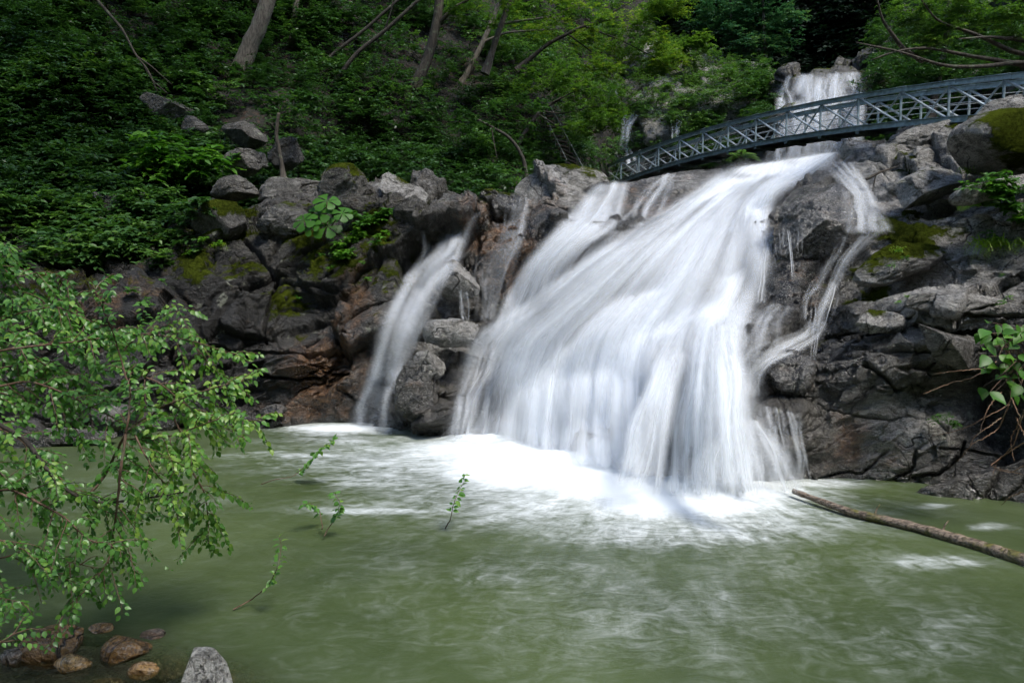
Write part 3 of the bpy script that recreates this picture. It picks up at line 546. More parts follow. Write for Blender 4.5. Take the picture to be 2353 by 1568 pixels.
def strands(root, rows, n, w=(.03, .09), alpha=.34, off=(.03, .16), nv=90, seed=0, clumps=14, wander=10., deflect=50., inertia=.90, Yf=None, part='water_strands', fade=(.05, .08), cut=.25, spread=.05, dens=None):
    rg = np.random.default_rng(seed + 500); G = resample_rows(rows, 30, nv)
    cc = np.linspace(.04, .96, clumps) + rg.normal(size=clumps) * .5 / clumps; ca = rg.uniform(.45, 1.25, clumps); ci = rg.integers(0, clumps, n)
    u = np.clip(np.where(rg.uniform(size=n) < .75, cc[ci] + rg.normal(size=n) * spread * .7, rg.uniform(0, 1, n)), -.02, 1.02) * 29; a_i = alpha * ca[ci] * rg.uniform(.5, 1.3, n); uc = np.clip(u, 0, 28.99); k = uc.astype(int); f = (uc - k)
    bx = G[:, k, 0] * (1 - f) + G[:, k + 1, 0] * f + (u - uc) * 6; by = G[:, k, 1] * (1 - f) + G[:, k + 1, 1] * f            # (nv, n)
    v = np.linspace(0, 1, nv)[:, None]; ph = rg.uniform(0, 100, n)[None]
    gp = ci[None] * 3.7 + 0 * v
    wx = wander * ((vnoise(np.stack([gp, v * 3.2 + 0 * gp, 0 * gp + seed], -1), 3) - .5) * 1.6 + (vnoise(np.stack([ph + 0 * v, v * 5 + 0 * ph, 0 * ph + 0 * v], -1), 4) - .5) * .8) * np.clip(v * 4, 0, 1)
    sx = np.zeros(n); PXs = np.empty((nv, n)); 
    for i in range(nv):
        x = bx[i] + wx[i] + sx; g_ = GX[np.clip(((by[i] - RY0) / RS).astype(int), 0, RH - 1), np.clip(((x - RX0) / RS).astype(int), 0, RW - 1)]
        if Yf is None: sx = sx * .97 + np.clip(g_ * deflect, -1.2, 1.2)
        PXs[i] = bx[i] + wx[i] + sx
    of = rg.uniform(off[0], off[1], n); Yr = (rasY(PXs, by, RAS_M2) if Yf is None else Yf(PXs, by)) - of[None]
    Yw = Yr.copy(); vel = np.zeros(n)
    for i in range(1, nv):
        c = Yw[i - 1] + vel; Yw[i] = np.minimum(Yr[i], c) if i > 1 else Yr[i]; vel = np.clip((Yw[i] - Yw[i - 1]), -.16, 0) * inertia
    Yw[1:-1] = (Yw[:-2] + 2 * Yw[1:-1] + Yw[2:]) / 4
    P = pt(PXs, by, Yw); lowz = .01 + rg.uniform(0, .05, n)[None]; low = P[..., 2] < lowz
    kk = (CAM_H - lowz) / CAM_H; PP = pt(PXs, by, poolY(np.maximum(by, 900))) * kk[..., None]; PP[..., 2] = lowz + 0 * by; P = np.where(low[..., None], PP, P)
    run = np.cumsum(low * np.r_[np.zeros((1, n)), np.abs(np.diff(by, axis=0))], axis=0)
    T = np.gradient(P, axis=0); T /= np.linalg.norm(T, axis=2)[..., None] + 1e-9; S = np.cross(T, np.array([.15, -1., .55])); S /= np.linalg.norm(S, axis=2)[..., None] + 1e-9
    wd = rg.uniform(w[0], w[1], n)[None] * (.7 + .8 * vnoise(np.stack([ph + 9 + 0 * v, v * 4 + 0 * ph, 0 * ph + 0 * v], -1), 6))
    s0 = rg.uniform(0, cut, n)[None] * (rg.uniform(size=n) < .5); s1 = 1 - rg.uniform(0, cut, n)[None] * (rg.uniform(size=n) < .4)
    D = a_i[None] * sstep(0, 1, (v - s0) / fade[0]) * sstep(0, 1, (s1 - v) / fade[1]) * sstep(0, 1, 1 - run / 12.) * (.75 + .5 * vnoise(np.stack([gp, v * 6 + 0 * gp, ph + 0 * v], -1), 7))
    if dens is not None: D = D * dens(PXs, by, u[None] / 29 + 0 * v, v + 0 * u[None])
    L = np.r_[np.zeros((1, n)), np.cumsum(np.linalg.norm(np.diff(P, axis=0), axis=2), 0)]
    V = np.stack([P - S * wd[..., None], P, P + S * wd[..., None]], 2).transpose(1, 0, 2, 3)          # n, nv, 3, 3
    A = np.stack([0 * D, D, 0 * D], 2).transpose(1, 0, 2); UV = np.stack([ph[..., None] + np.array([0, .5, 1.]) + 0 * L[..., None], L[..., None] + 0 * np.zeros(3)], -1).transpose(1, 0, 2, 3)
    q = gridfaces(nv, 3); F = (np.arange(n) * nv * 3)[:, None, None] + q[None]
    keep = (A.reshape(n, -1)[:, q].max(2) > .004); F = F[keep]
    o = mesh_np(part, V.reshape(-1, 3), F.reshape(-1, 4), MSTRAND, attrs={'dens': A.ravel()}, uv=UV.reshape(-1, 2)); adopt(o, root); return o
def hole(x, y, rx, ry, a): return lambda px, py: 1 - a * np.exp(-(((px - x) / rx) ** 2 + ((py - y) / ry) ** 2))
def falls(label, loc, parts, name='side_waterfall'):
    r = empty(name, loc); tag(r, label, 'waterfall')
    for k, (rows, n, kw) in enumerate(parts): strands(r, rows, n, seed=int(abs(loc[0]) * 10) + k * 7, **kw)
    return r

wf = empty('waterfall', (2.5, 9.6, 0)); tag(wf, 'broad white main waterfall spilling over the rock slope into the green pool', 'waterfall')
def wsheet(root, name, *a, **k):
    o = sheet(name, *a, **k); adopt(o, root); return o
MAIN = [[(1680, 380), (1760, 371), (1850, 356), (1942, 342)],
        [(1622, 428), (1710, 412), (1800, 398), (1880, 385)],
        [(1558, 474), (1630, 466), (1710, 453), (1785, 440)],
        [(1440, 540), (1540, 535), (1650, 522), (1768, 500)],
        [(1318, 618), (1440, 615), (1595, 602), (1766, 580)],
        [(1215, 702), (1365, 695), (1550, 683), (1750, 660)],
        [(1115, 775), (1290, 775), (1520, 762), (1715, 735)],
        [(1082, 835), (1240, 850), (1460, 850), (1700, 805)],
        [(1064, 900), (1200, 930), (1410, 940), (1715, 890)],
        [(1050, 960), (1180, 985), (1390, 1030), (1728, 1000)],
        [(1036, 1004), (1160, 1022), (1390, 1085), (1520, 1118), (1745, 1120)],
        [(1015, 1030), (1150, 1055), (1370, 1120), (1530, 1150), (1770, 1146)]]
HL = [hole(1460, 495, 75, 45, .92), hole(1400, 545, 60, 18, .6), hole(1560, 430, 40, 16, .5), hole(1700, 405, 50, 10, .6), hole(1810, 372, 30, 9, .5), hole(1575, 1035, 85, 85, .9), hole(1120, 900, 60, 90, .6), hole(1330, 548, 60, 14, .8), hole(1240, 690, 30, 50, .5), hole(1722, 640, 36, 130, .6), hole(1640, 690, 50, 40, .3), hole(1180, 960, 40, 60, .4), hole(1090, 860, 30, 60, .5), hole(1110, 960, 60, 60, .5), hole(1330, 960, 60, 60, .25)]
def maind(px, py, u, v):
    o = np.ones(px.shape)
    for h in HL: o = o * h(px, py)
    return o
wsheet(wf, 'water_sheet', MAIN, off=.06, core=.92, edge=.03, top=.03, bot=.12, ras=RAS_L, nu=150, nv=200, lump=.10, seed=1, dens=lambda px, py, u, v: np.clip(maind(px, py, u, v) * sstep(.0, .24, u) + .25 * np.exp(-((px - 1600) / 170) ** 2 - ((py - 520) / 110) ** 2), 0, 1.1) * (1 - sstep(.86, 1., u) * .8) * (1 - .35 * sstep(.75, 1, v)))
strands(wf, MAIN, 110, w=(.015, .05), alpha=.34, off=(.1, .3), nv=130, seed=9, clumps=40, wander=14, deflect=30, spread=.02, dens=maind)
strands(wf, MAIN, 230, w=(.07, .24), alpha=.46, off=(.02, .24), nv=130, seed=1, clumps=30, wander=15, deflect=30, spread=.03, dens=lambda px, py, u, v: .35 + .65 * maind(px, py, u, v))
strands(wf, MAIN, 44, w=(.14, .34), alpha=.42, off=(.05, .34), nv=90, seed=2, clumps=12, wander=20, spread=.08, dens=maind, deflect=40)
# bright shoulder and the fan that leaps from it
strands(wf, [[(1560, 745), (1620, 735), (1690, 740)], [(1525, 800), (1610, 785), (1695, 800)], [(1490, 880), (1600, 870), (1712, 880)], [(1455, 980), (1590, 975), (1728, 975)], [(1430, 1080), (1500, 1108), (1640, 1114), (1752, 1112)], [(1405, 1120), (1490, 1145), (1650, 1150), (1775, 1140)]], 95, w=(.03, .13), alpha=.46, off=(.2, .45), nv=90, seed=3, clumps=22, wander=12, deflect=0, inertia=.97)
strands(wf, [[(1650, 960), (1700, 955), (1745, 965)], [(1635, 1000), (1705, 985), (1775, 1000)], [(1600, 1050), (1700, 1040), (1810, 1045)], [(1575, 1105), (1690, 1112), (1835, 1105)], [(1560, 1140), (1690, 1150), (1850, 1135)]], 64, w=(.03, .11), alpha=.42, off=(.2, .4), nv=60, seed=4, clumps=16, wander=10, deflect=0, inertia=.97)
strands(wf, [[(1730, 925), (1780, 932), (1830, 948)], [(1735, 955), (1790, 965), (1842, 975)], [(1742, 1000), (1795, 1008), (1848, 1014)], [(1750, 1050), (1800, 1062), (1856, 1062)], [(1750, 1110), (1800, 1118), (1862, 1112)]], 40, w=(.015, .06), alpha=.34, off=(.05, .2), nv=60, seed=5, clumps=9, wander=8, inertia=.95)
# ledge wash and left skirt
strands(wf, [[(1150, 740), (1200, 735), (1260, 720)], [(1095, 790), (1160, 790), (1240, 780)], [(1072, 860), (1130, 870), (1210, 860)], [(1052, 940), (1110, 950), (1190, 950)], [(1030, 1010), (1090, 1015), (1170, 1025)], [(1010, 1035), (1080, 1045), (1160, 1058)]], 60, w=(.03, .11), alpha=.34, off=(.05, .25), nv=80, seed=6, clumps=8, wander=14)
falls('veil of water curving off the ridge rocks, closest cascade left of the main fall', (1.6, 13, .5), [
    ([[(1372, 420), (1405, 412), (1447, 412)], [(1330, 465), (1385, 458), (1436, 465)], [(1288, 515), (1350, 508), (1412, 522)], [(1245, 568), (1295, 558), (1345, 562)], [(1205, 625), (1248, 612), (1285, 622)], [(1172, 690), (1220, 682), (1262, 692)], [(1145, 755), (1185, 752), (1230, 752)], [(1120, 800), (1170, 800), (1220, 800)]], 80, dict(w=(.05, .18), alpha=.38, off=(.03, .2), nv=110, clumps=18, wander=9)),
    ([[(1360, 540), (1400, 530), (1450, 525)], [(1290, 600), (1335, 580), (1395, 570)], [(1262, 655), (1300, 640), (1350, 620)], [(1225, 715), (1262, 705), (1310, 690)]], 34, dict(w=(.02, .1), alpha=.38, nv=60, clumps=7, wander=12))])
falls('slender curving waterfall farthest from the bridge on the dark rocks', (-2.3, 14, 1), [
    ([[(1062, 488), (1080, 483), (1106, 480)], [(1030, 525), (1055, 515), (1088, 512)], [(1008, 575), (1035, 570), (1062, 568)], [(962, 618), (1002, 612), (1042, 610)], [(925, 665), (968, 664), (1015, 655)], [(898, 715), (940, 714), (990, 705)], [(878, 770), (915, 775), (960, 770)], [(866, 830), (897, 838), (940, 832)], [(858, 885), (885, 892), (925, 885)]], 70, dict(w=(.05, .17), alpha=.29, off=(.14, .42), nv=110, clumps=16, wander=6, deflect=25)),
    ([[(870, 790), (900, 800), (930, 800)], [(845, 860), (885, 870), (920, 870)], [(815, 930), (870, 940), (912, 940)], [(795, 985), (855, 995), (912, 998)], [(780, 1005), (850, 1015), (920, 1018)]], 44, dict(w=(.04, .16), alpha=.2, nv=60, clumps=7, wander=12)),
    ([[(975, 500), (985, 498), (1000, 500)], [(960, 545), (972, 545), (985, 548)], [(945, 590), (955, 590), (970, 590)], [(900, 650), (915, 650), (930, 650)]], 26, dict(w=(.02, .07), alpha=.2, nv=50, clumps=3, wander=10))])
falls('thin trickle over brown stepped rocks between two white cascades', (-.1, 13.5, 1), [
    ([[(1165, 460), (1188, 448), (1212, 452)], [(1158, 500), (1178, 495), (1205, 498)], [(1138, 560), (1165, 555), (1195, 556)], [(1105, 610), (1135, 605), (1175, 610)], [(1096, 680), (1118, 675), (1150, 680)], [(1090, 745), (1112, 742), (1140, 740)]], 34, dict(w=(.03, .10), alpha=.2, nv=90, clumps=10, wander=9, deflect=40)),
    ([[(1052, 664), (1064, 664), (1078, 664)], [(1054, 700), (1066, 700), (1080, 700)], [(1056, 735), (1068, 738), (1082, 735)]], 16, dict(w=(.01, .025), alpha=.4, nv=24, clumps=4, wander=3))])
falls('small veil sliding over brown rock just left of the top of the main fall', (3, 14.5, 2), [
    ([[(1525, 402), (1540, 396), (1558, 398)], [(1488, 440), (1515, 430), (1550, 432)], [(1452, 485), (1490, 478), (1530, 482)], [(1430, 525), (1470, 525), (1515, 520)]], 34, dict(w=(.02, .10), alpha=.26, nv=60, clumps=6, wander=16))])
falls('forked cascade running down past the dark boulder beside the mossy wall', (5.3, 10.5, 1), [
    ([[(1890, 378), (1920, 372), (1958, 368)], [(1925, 410), (1955, 404), (1985, 412)], [(1945, 450), (1978, 445), (2012, 455)], [(1942, 495), (1985, 490), (2035, 498)], [(1935, 540), (1980, 538), (2045, 535)]], 60, dict(w=(.05, .16), alpha=.27, off=(.05, .3), nv=70, clumps=16, wander=7, deflect=20)),
    ([[(1985, 522), (2015, 520), (2050, 515)], [(1960, 560), (1980, 552), (2005, 545)], [(1925, 605), (1940, 598), (1956, 592)], [(1903, 655), (1914, 650), (1926, 645)], [(1878, 712), (1887, 708), (1898, 704)], [(1864, 770), (1873, 768), (1884, 765)]], 22, dict(w=(.015, .06), alpha=.3, nv=90, clumps=6, wander=6, deflect=15)),
    ([[(1920, 535), (1932, 535), (1945, 538)], [(1900, 590), (1910, 590), (1921, 588)], [(1864, 640), (1875, 640), (1888, 636)], [(1830, 690), (1840, 690), (1852, 686)], [(1812, 740), (1826, 742), (1840, 740)]], 14, dict(w=(.015, .06), alpha=.28, nv=80, clumps=6, wander=14)),
    ([[(1862, 735), (1880, 735), (1900, 735)], [(1835, 760), (1860, 765), (1885, 768)], [(1775, 780), (1805, 792), (1840, 800)], [(1725, 805), (1755, 818), (1790, 828)], [(1700, 850), (1730, 855), (1760, 862)], [(1695, 910), (1722, 915), (1750, 915)]], 36, dict(w=(.015, .07), alpha=.34, nv=90, clumps=7, wander=12)),
    ([[(1760, 700), (1785, 695), (1810, 700)], [(1725, 740), (1755, 735), (1790, 740)], [(1700, 790), (1730, 785), (1770, 790)], [(1690, 840), (1715, 835), (1750, 838)]], 30, dict(w=(.02, .08), alpha=.24, nv=60, clumps=6, wander=14)),
    ([[(1758, 545), (1766, 542), (1775, 545)], [(1754, 620), (1760, 620), (1767, 620)], [(1748, 700), (1754, 700), (1762, 700)]], 9, dict(w=(.012, .035), alpha=.4, off=(.1, .2), nv=50, clumps=3, wander=3))])
for q, (x0, y0, x1, y1, w_) in enumerate([(1783, 515, 1792, 610, 5), (1797, 520, 1797, 575, 3), (1812, 525, 1822, 655, 5), (1835, 520, 1836, 590, 3), (1865, 690, 1850, 800, 6), (1885, 700, 1868, 850, 6), (1925, 650, 1895, 760, 8)]):
    r = empty('trickle', pt(x0, y0, float(rasY(x0, y0))))
    tag(r, ['leftmost thin thread of water dripping from the dark boulder', 'shortest thin thread of water dripping from the dark boulder, beside the leftmost', 'longest thin thread of water dripping from the dark boulder', 'rightmost thin thread of water dripping from the dark boulder', 'upper thin thread of water trickling down the mossy rock shoulder', 'lower thin thread of water trickling down the mossy rock shoulder', 'wispy trickle spilling off the mossy shoulder at its right'][q], 'trickle', 'drips under the dark boulder' if q < 4 else 'trickles on the mossy shoulder')
    strands(r, [[(x0 - w_, y0), (x0, y0), (x0 + w_, y0)], [((x0 + x1) / 2 - w_, (y0 + y1) / 2), ((x0 + x1) / 2, (y0 + y1) / 2), ((x0 + x1) / 2 + w_, (y0 + y1) / 2)], [(x1 - w_, y1), (x1, y1), (x1 + w_, y1)]], 6, w=(.006, .016), alpha=.5, off=(.02, .06), nv=30, seed=30 + q, clumps=3, wander=3, deflect=20, fade=(.1, .4), inertia=.99 if q < 4 else .9)

# ================================================================== POOL
px_ = np.linspace(-16, 18, 560); py_ = np.linspace(.6, 15.5, 420); WX, WY = np.meshgrid(px_, py_)
WP = np.stack([WX, WY, 0 * WX], -1); SX, SY = proj(WP)
cx, cy = 2.3, 10.6; dx, dy = WX - cx, WY - cy; rr = np.hypot(dx, dy); th = np.arctan2(dx, -dy)
FOAM = [(760, 1045, 300, 12, .50), (900, 1110, 260, 11, .42), (880, 1172, 220, 10, .5), (1300, 1140, 430, 80, .62), (960, 1060, 330, 46, .55), (1620, 1190, 360, 70, .6), (300, 1150, 300, 60, .12), (1230, 1072, 250, 62, 1.45), (1400, 1110, 180, 60, 1.4), (1090, 1035, 260, 34, .95), (1560, 1150, 290, 52, 1.25), (1620, 1118, 230, 24, 1.3), (1720, 1130, 190, 40, .95), (1500, 1215, 330, 45, .55), (930, 1085, 260, 45, .5), (980, 1165, 230, 24, .38), (780, 985, 130, 16, 1.0), (850, 1010, 230, 14, .45), (1110, 1010, 120, 22, 1.1),
        (2150, 1290, 120, 18, .48), (1500, 1420, 700, 150, .17), (1250, 1330, 400, 90, .19), (1800, 1300, 300, 60, .18), (2150, 1160, 40, 8, .5), (2260, 1210, 50, 9, .5), (2100, 1480, 300, 90, .18), (1880, 1110, 110, 16, .7)]
foam = gfield(FOAM, SX, SY)
wob = .012 * (fbm(np.stack([WX * 1.1, WY * 1.1, 0 * WX], -1), 3, 4) - .5) * 2 + (.03 + .10 * gfield([(1120, 1018, 190, 22, 1), (1300, 1055, 130, 34, 1), (1400, 1090, 120, 36, 1), (1560, 1118, 130, 22, 1), (1700, 1122, 130, 16, .8), (850, 988, 70, 9, .5)], SX, SY)) * np.clip(foam - .4, 0, 1) * 2 * fbm(np.stack([WX * 2, WY * 2, 0 * WX], -1), 3, 8)
shal = np.exp(-(((SX - 120) / 620) ** 2 + ((SY - 1650) / 225) ** 2)) 
mw = M('pool_water'); uv = mw.n('UVMap', uv_map='flow').outputs[0]; P = mw.n('NewGeometry').outputs['Position']; fo = mw.attr('foam'); shl = mw.attr('shallow')
n0 = mw.noise(mw.mapping(uv, (1.9, .62, 1)), 1., 5, .62, 1.0); n1 = mw.noise(mw.mapping(uv, (7, 2.2, 1)), 1., 6, .68, .8); n2 = mw.noise(mw.mapping(P, (1, 1.9, 1), (0, 0, R(20))), 3.1, 8, .72, 1.6)
nn = mw.math('ADD', mw.math('ADD', mw.math('MULTIPLY', mw.math('SUBTRACT', n0, .5), .9), mw.math('MULTIPLY', mw.math('SUBTRACT', n1, .5), .8)), mw.math('MULTIPLY', mw.math('SUBTRACT', n2, .5), 1.5))
fac = mw.ss(mw.math('ADD', fo, mw.math('MULTIPLY', nn, mw.math('MINIMUM', mw.math('ADD', .30, mw.math('MULTIPLY', fo, 1.5)), mw.math('SUBTRACT', 1.0, mw.math('MULTIPLY', fo, .5))))), .02, 1.2)
big = mw.noise(P, .35, 3); green = mw.mix(mw.ss(big, .3, .7), (.028, .045, .011), (.060, .086, .024))
fac2 = mw.math('MULTIPLY', mw.ss(nn, -.9, 1.2), .24)
cc = mw.mix(fac2, green, (.24, .28, .22)); cc = mw.mix(fac, cc, (.84, .88, .9))
bmp = mw.bump(n1, .12, .05); bmp = mw.bump(n2, .12, .06, bmp)
pr = mw.n('BsdfPrincipled'); mw.set(pr.inputs['Base Color'], cc); mw.set(pr.inputs['Roughness'], mw.math('ADD', mw.math('MULTIPLY', fac, .5), .30, clamp=True)); mw.set(pr.inputs['Normal'], bmp); pr.inputs['IOR'].default_value = 1.33
gl = mw.n('BsdfGlossy', i_Roughness=.18); mw.set(gl.inputs['Normal'], bmp); tpn = mw.n('BsdfTransparent'); mw.set(tpn.inputs[0], (.74, .70, .52)); fr = mw.n('Fresnel', i_IOR=1.33); mw.set(fr.inputs['Normal'], bmp)
cl = mw.n('MixShader'); mw.set(cl.inputs[0], fr.outputs[0]); mw.set(cl.inputs[1], tpn.outputs[0]); mw.set(cl.inputs[2], gl.outputs[0])
ms = mw.n('MixShader'); mw.set(ms.inputs[0], mw.math('SUBTRACT', 1.0, mw.ss(shl, .25, .75, 0., .93))); mw.set(ms.inputs[1], cl.outputs[0]); mw.set(ms.inputs[2], pr.outputs[0]); MPOOL = mw.done(ms.outputs[0])
pool = mesh_np('water', np.stack([WX, WY, wob], -1).reshape(-1, 3), gridfaces(len(py_), len(px_)), MPOOL, attrs={'foam': foam.ravel(), 'shallow': shal.ravel()}, uv=np.stack([th * 3.4, rr], -1).reshape(-1, 2))
tag(pool, 'green pool of churning water with white foam below the waterfall', kind='structure')
bx_ = np.linspace(-18, 20, 160); by_ = np.linspace(-3, 16, 120); BX, BY = np.meshgrid(bx_, by_); bsx, bsy = proj(np.stack([BX, np.maximum(BY, .5), 0 * BX], -1))
bz = -.9 + .78 * np.exp(-(((BX + 2.6) / 2.2) ** 2 + ((BY - 3.0) / 1.4) ** 2)) + .08 * (fbm(np.stack([BX * 2, BY * 2, 0 * BX], -1), 3, 5) - .5)
bz = np.maximum(bz, -.9 + 1.3 * sstep(1.2, -2.5, BY))
bed = mesh_np('pool_bed', np.stack([BX, BY, bz], -1).reshape(-1, 3), gridfaces(120, 160), MROCK, attrs={'brown': np.full(BX.size, .55), 'wet': np.full(BX.size, .6), 'light': np.full(BX.size, .1), 'moss': np.zeros(BX.size)})
tag(bed, kind='structure')

# stones in the shallows
def poolstone(label, cx, cy, w, h, seed, sink=.35, **k):
    Yb = float(poolY(cy + h / 2)); return boulder(label, cx, cy + h * sink * .5, w, h * (1 + sink), Yb + w / FOC * Yb * .2, seed=seed, name='stone', cat='stone', **k)
poolstone('yellow-brown speckled stone in the shallows, largest of the stones near the leafy branches', 126, 1473, 146, 62, 41, mat=MGOLD, deep=.9, cuts=4, flat=.72, brown=1.3, light=.9, wet=.8, lvl=6, rel=.07)
poolstone('small brown pitted stone just right below the large yellow-brown one', 168, 1519, 82, 36, 42, mat=MGOLD, deep=.8, cuts=5, flat=.7, brown=.4, light=.6, wet=.7, lvl=5, rel=.1)
poolstone('reddish brown half-sunk stone between the yellow-brown stone and the tall grey one', 290, 1482, 108, 52, 43, mat=MGOLD, deep=.9, cuts=4, flat=.7, brown=.6, light=.3, wet=.9, lvl=5, rel=.08)
s_ = poolstone('tall pointed grey granite stone rising from the shallows', 462, 1570, 140, 176, 44, mat=MGRAN, sink=.25, deep=.8, cuts=1, flat=.9, light=.55, wet=0., lvl=6, rel=.04, planes=[((-1, -.2, .55), .66), ((1, -.1, .62), .72), ((0, -1, .5), .8)])
for k, (x, y, w, h, lb) in enumerate([(38, 1500, 66, 34, 'wet brown stone at the left edge of the shallows beside the largest yellow-brown stone'), (330, 1535, 70, 26, 'low wet brown stone left of the tall grey stone'), (350, 1455, 56, 20, 'small dark wet stone above the half-sunk reddish one'), (232, 1442, 60, 20, 'low wet stone farthest out in the shallows')]):
    poolstone(lb, x, y, w, h, 70 + k, mat=MGOLD if k % 2 else None, deep=.9, cuts=4, flat=.7, brown=.7, light=.4, wet=.9, lvl=5, rel=.08)
for k, (x, y, w, h) in enumerate([(570, 1510, 270, 120), (385, 1490, 150, 60), (245, 1552, 100, 44), (110, 1565, 90, 34), (480, 1440, 140, 44), (215, 1425, 150, 44)]):
    Yp = float(poolY(y)); o = boulder('', x, y, w, h, Yp, seed=50 + k, name='sunken_stone', cat='stone', cuts=4, flat=.7, brown=.6, light=.2, wet=.8, rel=.1, lvl=5)
    o.location.z = -.05 - .05 * (k == 0) - .5 * h * Yp / FOC * .8
    tag(o, ['big dark rock lying under the water right of the tall grey stone', 'brown rock under water between the half-sunk stone and the tall grey one', 'pale brown stone just under water below the reddish stone', 'small pale stone under water at the very bottom of the shallows', 'flat brown rock under water beyond the tall grey stone', 'blurred brown rock under water beyond the yellow-brown stone'][k], 'stone')

# ================================================================== LOG
lp = [pt(1822, 1140, 8.35)]; 
for x, y in ((1822, 1142), (1950, 1185), (2100, 1218), (2230, 1255), (2352, 1295), (2600, 1385)): lp.append(pt(x, y, float(poolY(y))))
lp = np.array(lp[1:]); lp[:, 2] = [.08, .05, .04, .035, .035, .035]; lp = smooth_path(lp, 160); mm = M('log_wood'); P = mm.n('NewGeometry').outputs['Position']
f = mm.noise(mm.mapping(P, (3, 14, 14), (0, 0, R(-30))), 2.5, 6, .7); g = mm.noise(P, 3.5, 4, .6)
c = mm.mix(mm.ss(f, .35, .65), (.05, .032, .02), (.33, .25, .18)); c = mm.mix(mm.ss(g, .54, .66), c, mm.mix(mm.ss(f, .4, .6), (.05, .05, .01), (.17, .15, .03))); pb = mm.n('BsdfPrincipled', i_Roughness=.38); mm.set(pb.inputs['Base Color'], c); mm.set(pb.inputs['Normal'], mm.bump(f, .9, .03)); MLOG = mm.done(pb.outputs[0])
T = Tubes(); rad = np.linspace(.032, .078, 160) * (1 + .10 * (vnoise(np.stack([np.arange(160) * .3, np.zeros(160), np.zeros(160)], -1), 3) - .5) * 2); T.add(lp, rad, 18); lg = T.build('fallen_log', MLOG); cen = lp[40].copy(); recentre(lg, cen); tag(lg, 'long thin mossy log half afloat across the right of the pool', 'log')
for k in (50, 82, 120):
    T = Tubes(); b = lp[k]; T.add([b, b + np.array([.02, -.02, .11]), b + np.array([.05, -.03, .16])], [.012, .008, .004], 6); o = T.build('branch_stub', MLOG); recentre(o, b); adopt(o, lg)

# ================================================================== HILLSIDES
class Loft:
    def __init__(s, cols, step=10, nr=150, sm=6):
        xs = np.array(sorted(cols)); n = 30; f = np.linspace(0, 1, n); TY = []; TP = []
        for x in xs:
            p = cols[x]; py = np.array([q[0] for q in p], float); Y = np.array([q[1] for q in p], float); yy = py[0] + (py[-1] - py[0]) * f
            TY.append(np.interp(-yy, -py, Y)); TP.append(yy)
        s.x = np.arange(xs[0], xs[-1] + 1, step); v = np.linspace(0, 1, nr)
        TY = np.array([np.interp(s.x, xs, np.array(TY)[:, k]) for k in range(n)]); TP = np.array([np.interp(s.x, xs, np.array(TP)[:, k]) for k in range(n)])
        s.Y = np.array([np.interp(v, f, TY[:, j]) for j in range(len(s.x))]).T; s.PY = np.array([np.interp(v, f, TP[:, j]) for j in range(len(s.x))]).T
        s.Y = blur(s.Y, sm); s.PX = np.repeat(s.x[None], nr, 0); s.P = pt(s.PX, s.PY, s.Y); s.nr = nr
        N = np.cross(np.gradient(s.P, axis=1), np.gradient(s.P, axis=0)); N /= np.linalg.norm(N, axis=2)[..., None] + 1e-9
        s.N = np.where(N[..., 1:2] > 0, -N, N)
    def displace(s, f):
        s.P = s.P + s.N * f(s.P.reshape(-1, 3)).reshape(s.Y.shape)[..., None]
        a, b = proj(s.P); s.PX, s.PY, s.Y = a, b, s.P[..., 1]
    def mesh(s, name, mat, **k): return mesh_np(name, s.P.reshape(-1, 3), gridfaces(s.nr, len(s.x)), mat, **k)
    def sample(s, n, box, dens=None, seed=0):
        rg = np.random.default_rng(seed); out = []
        sel = np.where((s.PX > box[0]) & (s.PX < box[1]) & (s.PY > box[2]) & (s.PY < box[3]))
        # even in the picture: weight by cell size seen
        w = np.ones(len(sel[0]))
        if dens is not None: w = np.clip(dens(s.PX[sel], s.PY[sel]), 0, None)
        k = rg.choice(len(w), n, p=w / w.sum()); P = s.P[sel][k]; P = P + rg.normal(size=P.shape) * .12
        return P, s.N[sel][k]
